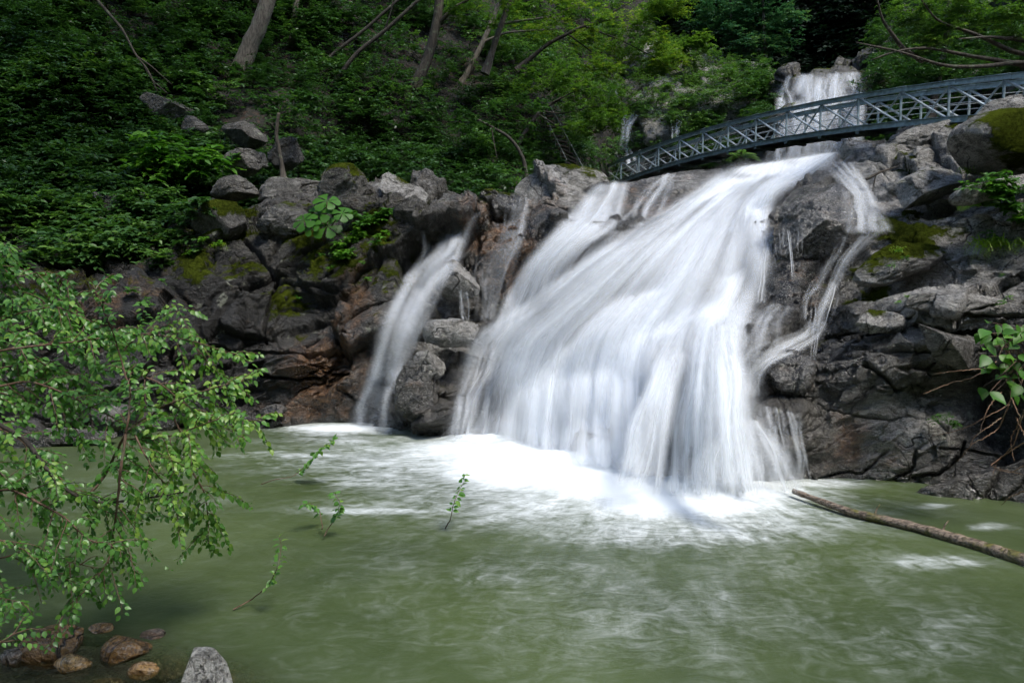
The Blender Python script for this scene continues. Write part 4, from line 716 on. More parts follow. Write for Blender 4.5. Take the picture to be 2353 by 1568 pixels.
def leaves_mesh(name, P, D, N, L, W, mat, tint, parent=None, hexa=False):
    D = D / (np.linalg.norm(D, axis=1)[:, None] + 1e-9); S = np.cross(N, D); S /= np.linalg.norm(S, axis=1)[:, None] + 1e-9; U = np.cross(D, S); n = len(P); L = L[:, None]; W = W[:, None]
    if hexa == 2:
        cs = []; prof = [(.10, .26, .05), (.30, .48, .09), (.55, .44, .06), (.80, .20, .0)]
        for sg in (1, -1):
            for t, w, u in prof: cs.append(P + D * L * t + S * W * w * sg + U * W * (u + .04) - U * L * .16 * t * t)
        V = np.stack([P] + cs + [P + D * L - U * L * .2] + [P + D * L * t - U * L * .16 * t * t for t in (.30, .55, .78)], 1); b = np.arange(n)[:, None] * 13
        Q = [[0, 10, 2, 1], [10, 11, 3, 2], [11, 12, 4, 3], [12, 9, 4, 4], [0, 5, 6, 10], [10, 6, 7, 11], [11, 7, 8, 12], [12, 8, 9, 9]]
        F3 = []
        for q in Q:
            F3.append(b + np.array([[q[0], q[1], q[2]]]))
            if q[2] != q[3]: F3.append(b + np.array([[q[0], q[2], q[3]]]))
        F = np.concatenate(F3); k = 13
    elif not hexa:
        V = np.stack([P, P + D * L * .42 + S * W * .5 + U * W * .12, P + D * L - U * L * .12, P + D * L * .42 - S * W * .5 + U * W * .12], 1)
        b = np.arange(n)[:, None] * 4; F = np.concatenate([b + np.array([[0, 2, 1]]), b + np.array([[0, 3, 2]])]); k = 4
    else:
        V = np.stack([P, P + D * L * .28 + S * W * .5 + U * W * .10, P + D * L * .66 + S * W * .36 + U * W * .03, P + D * L - U * L * .14, P + D * L * .66 - S * W * .36 + U * W * .03, P + D * L * .28 - S * W * .5 + U * W * .10, P + D * L * .5 - U * W * .06], 1)
        b = np.arange(n)[:, None] * 7; F = np.concatenate([b + np.array([q]) for q in ([0, 6, 1], [1, 6, 2], [2, 6, 3], [3, 6, 4], [4, 6, 5], [5, 6, 0])]); k = 7
    return mesh_np(name, V.reshape(-1, 3), F, mat, parent=parent, smooth=False, attrs={'tint': np.repeat(np.clip(tint, 0, 1), k)})
def sprays(name, C, N, rad, ns, nl, L, mat, seed=0, parent=None, tint=(.35, .22), droop=.4, tfield=None, hexa=False, flat=.5):
    rg = np.random.default_rng(seed); n = len(C); rad = np.broadcast_to(rad, (n,)); m = n * ns
    c = np.repeat(C, ns, 0); nn = np.repeat(N, ns, 0); r = np.repeat(rad, ns); ct = np.repeat(rg.normal(size=n), ns)
    az = rg.uniform(0, 2 * math.pi, m); el = np.arcsin(rg.uniform(-.25, 1, m)) * flat * 1.3
    d = np.stack([np.cos(az) * np.cos(el), np.sin(az) * np.cos(el), np.sin(el)], -1) + nn * .35; d /= np.linalg.norm(d, axis=1)[:, None]
    st = c + d * (r * .1)[:, None] + np.stack([0 * r, 0 * r, r * rg.uniform(-.2, .5, m)], -1); ln = r * rg.uniform(.5, 1.05, m)
    t = (np.arange(nl) + .6) / nl; P = st[:, None] + d[:, None] * (ln[:, None] * t)[..., None]; P[..., 2] -= (ln[:, None] * droop * t ** 2)
    h = np.cross(d, [0, 0, 1.]); h /= np.linalg.norm(h, axis=1)[:, None] + 1e-9; sg = np.where(np.arange(nl) % 2 == 0, 1., -1.)[None, :, None]
    D = d[:, None] * .55 + h[:, None] * sg * .8 + rg.normal(size=(m, nl, 3)) * .22; D[..., 2] -= .28
    Nn = np.array([0, 0, 1.]) + nn[:, None] * .45 + rg.normal(size=(m, nl, 3)) * .28
    tv = tint[0] + tint[1] * (.6 * ct[:, None] + .6 * rg.normal(size=(m, 1)) + .5 * rg.normal(size=(m, nl)))
    if tfield is not None: tv = tv + tfield(P.reshape(-1, 3)).reshape(m, nl)
    LL = L * rg.uniform(.7, 1.25, (m, nl))
    return leaves_mesh(name, P.reshape(-1, 3), D.reshape(-1, 3), Nn.reshape(-1, 3), LL.ravel(), (LL * .55).ravel(), mat, tv.ravel(), parent, hexa)

S1 = Loft({-900: [(640, 12.3), (300, 15), (0, 18), (-600, 25)], -300: [(620, 15), (300, 18.5), (0, 23), (-600, 33)], 200: [(580, 17.2), (300, 21), (0, 26), (-600, 39)], 600: [(540, 18.2), (300, 22), (0, 28.5), (-600, 43)],
           1000: [(520, 20), (300, 25), (0, 33), (-600, 49)], 1250: [(500, 23), (300, 30), (0, 39), (-600, 55)], 1340: [(490, 32), (380, 36), (300, 38), (0, 44), (-600, 58)], 1385: [(490, 50), (390, 50), (330, 44), (0, 49), (-600, 63)], 1440: [(480, 56), (300, 54), (0, 57), (-600, 70)], 1520: [(480, 58), (300, 60), (0, 66), (-600, 78)]})
S1.Y = S1.Y + 2.6 * gfield([(640, 190, 170, 100, 1), (430, 150, 90, 70, .6), (840, 330, 120, 50, .5), (950, 420, 200, 24, .5)], S1.PX, S1.PY); S1.P = pt(S1.PX, S1.PY, S1.Y)
S1.displace(lambda P: 1.6 * (fbm(P * .22, 4, 12) - .5) * 2 + .35 * (fbm(P * 1.1, 3, 15) - .5))
tag(S1.mesh('hillside', SOIL), 'steep dark wooded hillside left of the waterfall', kind='structure')
S2 = Loft({1340: [(470, 50), (330, 50), (250, 51), (150, 55), (95, 61)], 1500: [(470, 45), (330, 46), (240, 48), (150, 52), (105, 58)], 1650: [(470, 41), (330, 43), (240, 46), (160, 50), (138, 56)], 1780: [(470, 39.5), (340, 41), (250, 44), (185, 47), (172, 51)],
           1800: [(470, 38), (350, 39.5), (250, 41), (175, 42.5), (165, 46)], 1960: [(470, 37), (350, 38.5), (250, 40), (170, 41.5), (160, 46)], 2010: [(470, 34), (330, 36.5), (200, 39), (150, 42), (100, 48)], 2100: [(470, 31), (300, 34), (150, 39), (60, 45), (0, 50)],
           2352: [(440, 24), (250, 27), (100, 32), (-100, 40), (-400, 50)], 2700: [(440, 17), (150, 21), (-100, 27), (-400, 34), (-600, 38)], 3400: [(400, 11), (50, 14), (-200, 17), (-500, 22), (-800, 26)]}, step=5, nr=220, sm=3)
S2.displace(lambda P: 1.1 * rock_relief(P * .42, 77, 1.) * 2.0)
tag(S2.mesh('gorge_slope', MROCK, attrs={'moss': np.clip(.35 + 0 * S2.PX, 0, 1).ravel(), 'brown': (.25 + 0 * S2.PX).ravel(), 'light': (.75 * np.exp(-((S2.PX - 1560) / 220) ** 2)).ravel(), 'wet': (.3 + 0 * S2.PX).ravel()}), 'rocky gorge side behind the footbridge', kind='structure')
S3 = Loft({900: [(400, 66), (0, 70), (-700, 92)], 1700: [(320, 60), (0, 64), (-700, 84)], 2100: [(320, 58), (0, 62), (-700, 80)], 3000: [(320, 46), (0, 50), (-700, 66)]}, step=20, nr=80)
S3.displace(lambda P: 3 * (fbm(P * .12, 4, 22) - .5) * 2)
tag(S3.mesh('gorge_wall', SOIL), 'dark steep gorge side in the distance', kind='structure')
# hills behind the camera, out of view, added to block low sky light
az = np.linspace(R(66), R(360 - 66), 60); rr_ = np.linspace(0, 1, 30); AZ, RR = np.meshgrid(az, rr_); rad_ = 10 + RR * 42 + 1.5 * np.sin(AZ * 5)
hz = -1.2 + 40 * np.clip(RR, 0, 1) ** .9 + 2.5 * (fbm(np.stack([np.sin(AZ) * rad_, np.cos(AZ) * rad_, 0 * AZ], -1) * .15, 3, 2) - .5)
mh = M('light_block_cover'); f = mh.noise(mh.n('NewGeometry').outputs['Position'], .8, 6, .7); ph = mh.n('BsdfPrincipled', i_Roughness=.9); mh.set(ph.inputs['Base Color'], mh.mix(mh.ss(f, .35, .65), (.012, .02, .008), (.035, .06, .02))); MH = mh.done(ph.outputs[0])
tag(mesh_np('light_block_hills', np.stack([np.sin(AZ) * rad_, np.cos(AZ) * rad_, hz], -1).reshape(-1, 3), gridfaces(30, 60), MH), kind='structure')

# undergrowth, nobody could count it
def g2(px, py, L): return gfield(L, px, py)
BARE = [(640, 190, 170, 90, .5), (430, 140, 110, 80, .4), (560, 310, 110, 80, .95), (640, 390, 90, 50, .9), (400, 240, 60, 40, .8), (540, 220, 130, 70, .8), (1000, 420, 110, 26, .8), (240, 120, 60, 30, .5), (760, 330, 70, 30, .6)]
BRI = [(1200, 120, 260, 130, .42), (1330, 190, 150, 170, .38), (1000, 60, 160, 90, .25), (1100, 360, 130, 60, .15), (200, 400, 200, 80, .16), (640, 30, 60, 60, .1), (1420, 60, 120, 90, .5)]
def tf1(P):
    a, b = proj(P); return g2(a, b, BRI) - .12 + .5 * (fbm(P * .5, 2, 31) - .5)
C, N = S1.sample(3700, (-420, 1500, -260, 520), lambda a, b: (1.03 - g2(a, b, BARE)) * (.5 + sstep(.36, .56, fbm(np.stack([a / 85, b / 60, 0 * a], -1), 3, 41))), 1)
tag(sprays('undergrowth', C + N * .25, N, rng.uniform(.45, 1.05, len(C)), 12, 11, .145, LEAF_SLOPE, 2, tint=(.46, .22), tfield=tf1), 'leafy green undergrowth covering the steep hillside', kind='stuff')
C, N = S1.sample(900, (-300, 620, 150, 560), lambda a, b: 1.02 - g2(a, b, BARE) + .8 * g2(a, b, [(230, 420, 180, 110, 1)]), 3)
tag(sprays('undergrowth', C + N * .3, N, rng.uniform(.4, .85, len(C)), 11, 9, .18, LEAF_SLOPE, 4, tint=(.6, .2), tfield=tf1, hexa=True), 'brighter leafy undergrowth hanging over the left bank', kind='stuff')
G2 = [(1740, 230, 70, 60, 1), (1600, 300, 60, 60, .8), (1540, 150, 90, 40, 1), (1700, 170, 80, 30, .9), (1470, 240, 50, 50, .45), (1650, 360, 60, 30, .8), (1420, 120, 70, 60, .8), (1560, 220, 50, 30, .5), (2120, 260, 140, 60, .9), (2200, 120, 200, 140, 1.), (1500, 330, 40, 30, .4), (2040, 330, 40, 30, .5)]
C, N = S2.sample(1000, (1370, 2700, -100, 400), lambda a, b: (.01 + g2(a, b, G2)) * ((a < 1785) | (a > 1985) | (b > 400)), 5)
tag(sprays('undergrowth', C + N * .4, N, rng.uniform(.5, 1.1, len(C)), 12, 11, .16, LEAF_SLOPE, 6, tint=(.5, .22), tfield=lambda P: .45 * g2(*proj(P), [(1560, 170, 170, 120, 1), (1560, 280, 100, 60, .8)]) - .25 * g2(*proj(P), [(2150, 150, 150, 150, 1)])), 'shrubs and ferns growing between the pale rocks of the gorge side', kind='stuff')
C, N = S3.sample(1500, (1250, 2800, -260, 300), None, 7)
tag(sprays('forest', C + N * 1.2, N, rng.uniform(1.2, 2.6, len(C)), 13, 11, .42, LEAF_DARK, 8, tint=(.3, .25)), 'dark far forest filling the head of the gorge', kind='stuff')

# ================================================================== UPPER FALLS
def S2Y(px, py):
    sel = (S2.PX > 1350) & (S2.PX < 2050) & (S2.PY > 120) & (S2.PY < 440); A = np.full((70, 150), 1e3); i = ((S2.PX[sel] - 1350) / 5).astype(int); j = ((S2.PY[sel] - 120) / 5).astype(int)
    np.minimum.at(A, (np.clip(j, 0, 69), np.clip(i, 0, 149)), S2.Y[sel])
    for c_ in range(150):
        g = np.where(A[:, c_] < 999)[0]
        if len(g): A[:, c_] = np.interp(np.arange(70), g, A[g, c_])
    g = np.where(A[30] < 999)[0]
    for r_ in range(70): A[r_] = np.interp(np.arange(150), g, A[r_, g])
    A = blur(A, 1.6); x = np.clip((px - 1350) / 5, 0, 148.9); y = np.clip((py - 120) / 5, 0, 68.9); return A[y.astype(int), x.astype(int)]
_S2A = None
def S2F(px, py):
    global _S2A
    if _S2A is None:
        gx, gy = np.meshgrid(np.arange(1350, 2096, 5.), np.arange(122, 466, 5.)); _S2A = S2Y(gx, gy)
    x = np.clip((px - 1350) / 5, 0, 147.9); y = np.clip((py - 122) / 5, 0, 66.9); i = x.astype(int); j = y.astype(int); fx = x - i; fy = y - j
    return (_S2A[j, i] * (1 - fx) + _S2A[j, i + 1] * fx) * (1 - fy) + (_S2A[j + 1, i] * (1 - fx) + _S2A[j + 1, i + 1] * fx) * fy
def farfalls(label, loc, parts):
    r = empty('waterfall', loc); tag(r, label, 'waterfall')
    for k, (rows, n, kw) in enumerate(parts): strands(r, rows, n, Yf=S2F, seed=60 + k * 3 + int(loc[1]), **kw)
farfalls('upper waterfall pouring down behind the footbridge', (15.5, 39, 10), [
  ([[(1800, 174), (1840, 168), (1900, 166), (1972, 162)], [(1788, 205), (1850, 200), (1910, 198), (1970, 196)], [(1780, 255), (1850, 252), (1910, 250), (1966, 244)], [(1775, 310), (1850, 312), (1910, 308), (1968, 302)], [(1768, 385), (1850, 390), (1910, 385), (1975, 375)]], 190, dict(w=(.06, .34), alpha=.42, off=(.2, 1.0), nv=80, clumps=16, wander=26, inertia=.93, spread=.05, dens=lambda px, py, u, v: hole(1835, 225, 12, 14, .85)(px, py) * hole(1885, 172, 16, 9, .8)(px, py) * hole(1900, 250, 12, 20, .4)(px, py)))])
farfalls('thin far trickle dropping off a rock lip left of the upper waterfall', (10, 44, 13), [([[(1546, 262), (1554, 258), (1562, 262)], [(1548, 285), (1555, 284), (1563, 285)], [(1550, 322), (1556, 322), (1563, 322)]], 24, dict(w=(.06, .12), alpha=.45, off=(.3, .6), nv=30, clumps=4, wander=3))])
farfalls('faint stepped cascade beside the hillside stairs, farthest left in the gorge', (7, 45, 12), [([[(1405, 180), (1412, 178), (1420, 180)], [(1404, 205), (1411, 205), (1418, 206)], [(1408, 240), (1414, 240), (1420, 240)]], 20, dict(w=(.06, .14), alpha=.4, off=(.4, .8), nv=30, clumps=3, wander=6)), ([[(1440, 262), (1450, 258), (1462, 262)], [(1430, 290), (1438, 290), (1446, 292)], [(1428, 330), (1436, 332), (1444, 332)], [(1415, 355), (1434, 356), (1450, 356)], [(1400, 385), (1430, 386), (1455, 386)]], 50, dict(w=(.06, .16), alpha=.36, off=(.4, .8), nv=50, clumps=5, wander=10))])

# ================================================================== FOOTBRIDGE
TOP = [(2700, 120), (2352, 169), (2164, 194), (1961, 222), (1810, 247), (1667, 279), (1509, 329), (1400, 378), (1300, 428)]
A0 = np.array([16.9, 24.0]); DV = np.array([-7.5, 15.0]); DV /= np.linalg.norm(DV); PL = 1.86; BW = 1.25; BH = 1.32
def bline(s):
    q = A0 + DV * s; px = 1176 + FOC * q[0] / (q[1] * math.cos(PITCH) + .5); py = np.interp(px, [t[0] for t in TOP][::-1], [t[1] for t in TOP][::-1]); return pt(px, py, q[1])
ss_ = np.arange(-6, 16) * PL; tp = np.array([bline(s) for s in ss_]); tp[:, 0] = (A0 + DV * ss_[:, None])[:, 0]
cf = np.polyfit(ss_, tp[:, 2], 3); tp[:, 2] = np.polyval(cf, ss_)
OFFV = np.array([DV[1], -DV[0], 0]) * BW; OFFV = OFFV if OFFV[0] > 0 else -OFFV
br = empty('footbridge', tp[6] - [0, 0, BH]); tag(br, 'arched blue-grey steel truss footbridge crossing high over the gorge', 'footbridge')
def bpart(name, T, mat=None):
    o = T.build(name, mat or STEEL, smooth=False); c = np.mean([v.co[:] for v in o.data.vertices], 0); recentre(o, c); adopt(o, br); return o
for side in (0, 1):
    o3 = OFFV * side; t3 = tp + o3; b3 = t3 - np.array([0, 0, BH])
    for pts_, hh in ((t3, .16), (b3, .20)):
        T = Tubes()
        for a, b in zip(pts_[:-1], pts_[1:]):
            T.quadbox(a, b + (b - a) * .004, .022, hh); T.quadbox(a + [0, 0, hh / 2 + .006], b + [0, 0, hh / 2 + .006], .13, .02); T.quadbox(a - [0, 0, hh / 2 + .006], b - [0, 0, hh / 2 + .006], .13, .02)
            dd = (b - a) / np.linalg.norm(b - a); T.quadbox(a - dd * .22, a + dd * .22, .06, hh * .82)
            for k in range(-3, 4): T.quadbox(a + dd * k * .06 + [0, 0, hh / 2 + .02], a + dd * (k * .06 + .02) + [0, 0, hh / 2 + .02], .08, .03)
        bpart('chord', T)
    for k in range(len(tp)):
        T = Tubes(); T.quadbox(b3[k] + [0, 0, .1], t3[k] - [0, 0, .08], .075, .055, up=(0, 1, 0)); bpart('post', T)
        if k < len(tp) - 1:
            T = Tubes(); m_ = (b3[k] + b3[k + 1]) / 2 * 1.0
            T.quadbox(t3[k + 1] - [0, 0, .08], b3[k] + (b3[k + 1] - b3[k]) * .06 + [0, 0, .1], .06, .07, up=(0, 1, 0)); bpart('brace', T, BRACEM)
            T = Tubes(); T.quadbox(t3[k] + (t3[k + 1] - t3[k]) * .0 - [0, 0, .08] + OFFV * .02, b3[k + 1] - (b3[k + 1] - b3[k]) * .5 + [0, 0, .1] + OFFV * .02, .06, .05, up=(0, 1, 0)); bpart('brace', T, BRACEM)
    for hh in (.52, .78):
        T = Tubes(); T.add([p + np.array([0, 0, hh + .01 * ((i * 7) % 3)]) + OFFV * (.05 if side == 0 else -.05) for i, p in enumerate(b3)], .013, 6); bpart('handrail_cable', T, CABLE)
T = Tubes()
for a, b in zip(tp[:-1], tp[1:]): T.quadbox(a + OFFV / 2 - [0, 0, BH + .015], b + OFFV / 2 - [0, 0, BH + .015], BW * .94, .05)
bpart('deck', T, DECKM)
for k in range(len(tp)):
    T = Tubes(); a = tp[k] - [0, 0, BH + .15]; T.quadbox(a - OFFV * .02, a + OFFV * 1.02, .16, .14); bpart('cross_beam', T)

# ================================================================== TREES
def sY(px, py): 
    k = np.argmin((S1.PX - px) ** 2 + (S1.PY - py) ** 2); return float(S1.Y.ravel()[k])
def tree(label, path, r0, r1, bark=BARK, limbs=(), blobs=(), leaf=LEAF_SLOPE, L=.13, seed=0, tint=(.45, .22), ncl=14, crad=.6, group=None, ns=12, nl=11, Y=None, name='tree', cat='tree', dY=0.):
    """path: photo points from the foot up; Y: distance (number) """
    Y = Y if Y is not None else sY(*path[0]) + .1
    Ys = np.linspace(Y, Y + dY, len(path)); P = smooth_path([pt(a, b, y) for (a, b), y in zip(path, Ys)], 40); root = empty(name, P[0]); tag(root, label, cat, group)
    P[0] -= (P[1] - P[0]) * 3
    P = P + (np.random.default_rng(seed).normal(size=P.shape) * r0 * .03)
    T = Tubes(); T.add(P, np.linspace(r0, r1, 40) * (1 + .5 * np.exp(-np.arange(40) / 2.5)), 12)
    for lb in limbs:
        yy = lb[2] if len(lb) > 2 and not isinstance(lb[2], tuple) else Y + dY * .6; pp = [q for q in lb if isinstance(q, tuple)]
        rr0 = r1 * .75 if r1 > .03 else r0 * .6
        T.add(smooth_path([pt(a, b, Y + dY * .6 - .6 * i / len(pp)) for i, (a, b) in enumerate(pp)], 24), np.linspace(rr0, rr0 * .2, 24), 7)
    t = T.build('trunk', bark); recentre(t, P[0]); adopt(t, root)
    if blobs:
        rg = np.random.default_rng(seed + 100); C = []
        for (bx, by, by2, rad, fl) in blobs:
            c = pt(bx, by, by2); q = rg.normal(size=(ncl, 3)); q /= np.linalg.norm(q, axis=1)[:, None]; q *= (rg.uniform(.25, 1, ncl) ** .5)[:, None] * rad; q[:, 2] *= fl; C.append(c + q)
        C = np.concatenate(C); N = np.tile([0, -.3, .5], (len(C), 1))
        o = sprays('crown', C, N, rg.uniform(.6, 1.2, len(C)) * crad, ns, nl, L, leaf, seed + 7, tint=tint); recentre(o, C.mean(0)); adopt(o, root)
    return root
tree('stout pale-barked tree leaning up out of the left slope, thickest trunk on the hillside', [(545, 185), (572, 110), (600, 50), (625, -30), (680, -260)], .30, .2, BARK_PALE, blobs=[(600, -420, 22, 3.2, .4), (420, -420, 18, 3, .35), (250, -450, 16, 3, .35)], seed=1, L=.2, crad=1., limbs=[[(640, -60), (500, -260), (300, -420)]])  # crown extended leftward out of view, added to shade the left bank
tree('straight thinner pale trunk just right of the stoutest tree', [(668, 110), (674, 60), (681, 0), (700, -300)], .12, .09, BARK_PALE, blobs=[(720, -330, 27, 2.5, .5)], seed=2)
tree('dark leaning tree with bare trunk in the middle of the slope', [(940, 225), (955, 195), (985, 130), (1003, 60), (1010, -10), (1060, -260)], .21, .13, BARK, blobs=[(1050, -330, 29, 3, .45)], seed=3, limbs=[[(1003, 60), (1040, 20), (1110, -20)]])
tree('slim dark tree slanting up to the right, right one of the crossing pair', [(750, 215), (816, 124), (883, 72), (962, 0), (1060, -90)], .085, .05, BARK_DARK, seed=4, limbs=[[(883, 72), (900, 20), (905, -60)]])
tree('slim dark tree slanting up to the right, left one of the crossing pair', [(715, 180), (760, 128), (834, 72), (915, 0), (980, -60)], .075, .05, BARK_DARK, seed=5)
tree('mottled trunk rising among bright leaves left of the maple', [(1060, 190), (1080, 155), (1109, 98), (1135, 38), (1160, -40)], .12, .09, BARK_PALE, seed=6, limbs=[[(1109, 98), (1160, 75), (1230, 70), (1300, 66)], [(1125, 60), (1180, 50), (1260, 40), (1330, 10)]], blobs=[(1180, -60, 30, 2.8, .45), (1300, -30, 30, 2.4, .4)], tint=(.7, .2))
tree('dark trunk half lost in shade left of the stoutest tree', [(440, 90), (450, 55), (474, 0), (500, -120)], .14, .1, BARK_DARK, seed=7, blobs=[(200, -350, 22, 3.4, .4), (0, -300, 20, 3.2, .4), (450, -300, 26, 3, .4)], L=.2, crad=1.)  # far-left crown blobs are out of view, added to darken the slope below
tree('thin lichen-spotted sapling stem rising behind the long grey slab', [(650, 399), (642, 350), (634, 310), (640, 260)], .06, .04, BARK, seed=8, Y=18.2, blobs=[(660, 250, 18.6, .8, .5)], ncl=8, crad=.4)
tree('arching dark sapling over the gully below the maple', [(1208, 402), (1204, 370), (1190, 340), (1166, 312), (1117, 285), (1070, 262)], .07, .04, BARK_DARK, seed=9, Y=24, limbs=[[(1128, 290), (1135, 330), (1142, 365)]], blobs=[(1090, 300, 23.5, 1.0, .5), (1180, 260, 24.5, 1.2, .5)], ncl=9, crad=.5)
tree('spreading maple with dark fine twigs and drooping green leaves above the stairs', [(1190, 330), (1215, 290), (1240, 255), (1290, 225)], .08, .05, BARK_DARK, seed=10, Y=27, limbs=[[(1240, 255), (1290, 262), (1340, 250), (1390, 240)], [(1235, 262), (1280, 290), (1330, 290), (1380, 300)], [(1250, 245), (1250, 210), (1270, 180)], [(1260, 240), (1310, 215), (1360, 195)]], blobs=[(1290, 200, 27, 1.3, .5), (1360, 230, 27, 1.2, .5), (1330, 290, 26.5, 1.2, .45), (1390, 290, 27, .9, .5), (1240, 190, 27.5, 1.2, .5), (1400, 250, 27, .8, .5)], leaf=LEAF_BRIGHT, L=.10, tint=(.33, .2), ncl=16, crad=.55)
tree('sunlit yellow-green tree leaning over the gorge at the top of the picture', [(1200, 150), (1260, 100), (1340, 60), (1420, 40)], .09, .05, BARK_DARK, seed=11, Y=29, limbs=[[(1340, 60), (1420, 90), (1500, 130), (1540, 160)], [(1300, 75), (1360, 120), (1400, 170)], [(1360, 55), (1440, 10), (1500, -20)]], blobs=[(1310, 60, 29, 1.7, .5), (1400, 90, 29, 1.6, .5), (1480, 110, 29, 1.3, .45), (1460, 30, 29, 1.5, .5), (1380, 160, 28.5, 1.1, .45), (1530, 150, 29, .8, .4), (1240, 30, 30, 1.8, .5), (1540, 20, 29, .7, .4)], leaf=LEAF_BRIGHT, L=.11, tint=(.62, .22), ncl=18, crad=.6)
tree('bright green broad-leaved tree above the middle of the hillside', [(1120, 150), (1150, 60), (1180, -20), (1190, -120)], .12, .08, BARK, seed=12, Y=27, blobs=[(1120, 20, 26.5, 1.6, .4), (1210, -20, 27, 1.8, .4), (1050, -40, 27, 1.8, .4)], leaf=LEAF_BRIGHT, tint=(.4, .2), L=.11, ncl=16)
tree('tall slim teal-green tree far up the gorge, left of the two', [(1690, 150), (1684, 100), (1679, 40), (1675, -30)], .13, .08, BARK, seed=13, Y=54, blobs=[(1650, 30, 54, 2.4, .35), (1690, 70, 54, 1.8, .3), (1620, 60, 55, 1.6, .3), (1700, 0, 54, 2, .35), (1650, -10, 55, 2.2, .35)], leaf=LEAF_TEAL, L=.24, tint=(.5, .25), ncl=12, crad=1.1, ns=9)
tree('tall slim teal-green tree far up the gorge, right of the two', [(1758, 165), (1758, 120), (1754, 60), (1752, 0)], .16, .08, BARK, seed=14, Y=53, blobs=[(1750, 110, 53, 2.3, .3), (1790, 90, 53, 1.8, .3), (1720, 80, 53, 1.8, .3), (1760, 40, 53, 2.0, .3), (1800, 55, 53, 1.3, .25), (1740, 0, 54, 2, .35)], leaf=LEAF_TEAL, L=.24, tint=(.55, .25), ncl=12, crad=1.1, ns=9)
tree('rounded light green shrub on the pale rocks of the gorge side', [(1565, 140), (1566, 125), (1570, 110)], .05, .03, BARK, seed=15, Y=50, blobs=[(1560, 118, 50, 1.5, .5), (1595, 108, 50, 1.0, .5), (1530, 125, 50, 1.0, .4)], leaf=LEAF_BRIGHT, L=.2, tint=(.45, .2), ncl=14, crad=.8, name='shrub', cat='shrub')
# right-hand overhanging tree
tree('tree with long bare curving branches reaching over the bridge from the right', [(2560, 330), (2480, 240), (2420, 150), (2400, 40), (2420, -200)], .12, .07, BARK, seed=16, Y=13, limbs=[[(2430, 165), (2352, 140), (2262, 154), (2168, 154), (2074, 120), (1966, 98)], [(2400, 160), (2319, 143), (2220, 128), (2130, 108), (2055, 117), (2002, 138)], [(2400, 130), (2330, 122), (2243, 79), (2149, 49), (2104, -20)], [(2120, 140), (2074, 113), (2025, 45), (2010, -20)], [(2400, 110), (2340, 90), (2270, 85), (2200, 90)]],
     blobs=[(2080, 20, 13, .5, .5), (2130, 45, 13, .45, .5), (2180, 10, 13, .5, .5), (2120, 110, 13, .35, .5), (2170, 80, 13, .35, .4), (2280, 60, 13, .5, .5), (2340, 30, 13, .5, .5), (2330, 100, 13, .35, .4), (2240, 15, 13, .5, .5)], leaf=LEAF_BRIGHT, L=.055, tint=(.3, .2), ncl=12, crad=.3)
tree('bushy green tree standing on the slope behind the right part of the bridge', [(2140, 260), (2150, 200), (2170, 120), (2180, 0)], .15, .08, BARK_DARK, seed=17, Y=29, blobs=[(2120, 130, 29, 1.3, .5), (2180, 180, 29, 1.5, .4), (2240, 160, 29, 1.5, .45), (2170, 90, 29, 1.3, .5), (2280, 190, 28, 1.3, .4), (2100, 190, 29, 1.0, .4), (2320, 120, 28, 1.6, .5)], leaf=LEAF_SLOPE, L=.12, tint=(.55, .22), ncl=12, crad=.6)
# dead branch hanging on the dark slope
def stick(label, path, Y, r, name='dead_branch', cat='branch', mat=BARK, forks=()):
    P = smooth_path([pt(a, b, Y) for a, b in path], 30); T = Tubes(); T.add(P, np.linspace(r, r * .35, 30), 7)
    for fk in forks: T.add(smooth_path([pt(a, b, Y) for a, b in fk], 14), np.linspace(r * .5, r * .2, 14), 6)
    o = T.build(name, mat); recentre(o, P[0]); return tag(o, label, cat)
stick('long dead branch hanging down the dark slope toward the highest slab', [(222, 0), (282, 68), (312, 128), (340, 160), (361, 210)], 21, .05, forks=[[(312, 128), (345, 150), (395, 195)], [(330, 150), (350, 185), (385, 215)]])
stick('broken stick lying on the rocks right of the main fall', [(1990, 412), (2020, 396), (2062, 382)], 12.2, .03, forks=[[(2012, 398), (2004, 440)]])

# ================================================================== HILLSIDE STAIRS
st = empty('stairway', pt(1290, 330, 30)); tag(st, 'narrow steel stairway with thin handrails climbing the hillside by the maple', 'stairway')
RAILM = simple('worn_steel', (.35, .36, .35), .5, .3); TREADM = simple('rusty_tread', (.10, .07, .055), .7)
for a, b in (((1237, 237), (1302, 368)), ((1256, 228), (1345, 396))):
    T = Tubes(); T.add([pt(*a, 27.6), pt(*b, 26.0)], .022, 6); o = T.build('handrail', RAILM); c = pt(*a, 27.6); recentre(o, c); adopt(o, st)
for k in range(13):
    t = k / 12; a = pt(1240 + 62 * t, 262 + 118 * t, 28 - 1.6 * t); b = pt(1262 + 80 * t, 254 + 150 * t, 28 - 1.6 * t); T = Tubes(); T.quadbox(a, b, .22, .04); o = T.build('tread', TREADM, smooth=False); recentre(o, a); adopt(o, st)
for k in range(6):
    t = k / 5
    for (x, y) in ((1240 + 60 * t, 240 + 122 * t), (1258 + 84 * t, 232 + 156 * t)):
        T = Tubes(); T.add([pt(x, y, 27.5 - 1.5 * t), pt(x, y + 24, 27.5 - 1.5 * t)], .018, 6); o = T.build('post', RAILM); c = pt(x, y, 27.5 - 1.5 * t); recentre(o, c); adopt(o, st)

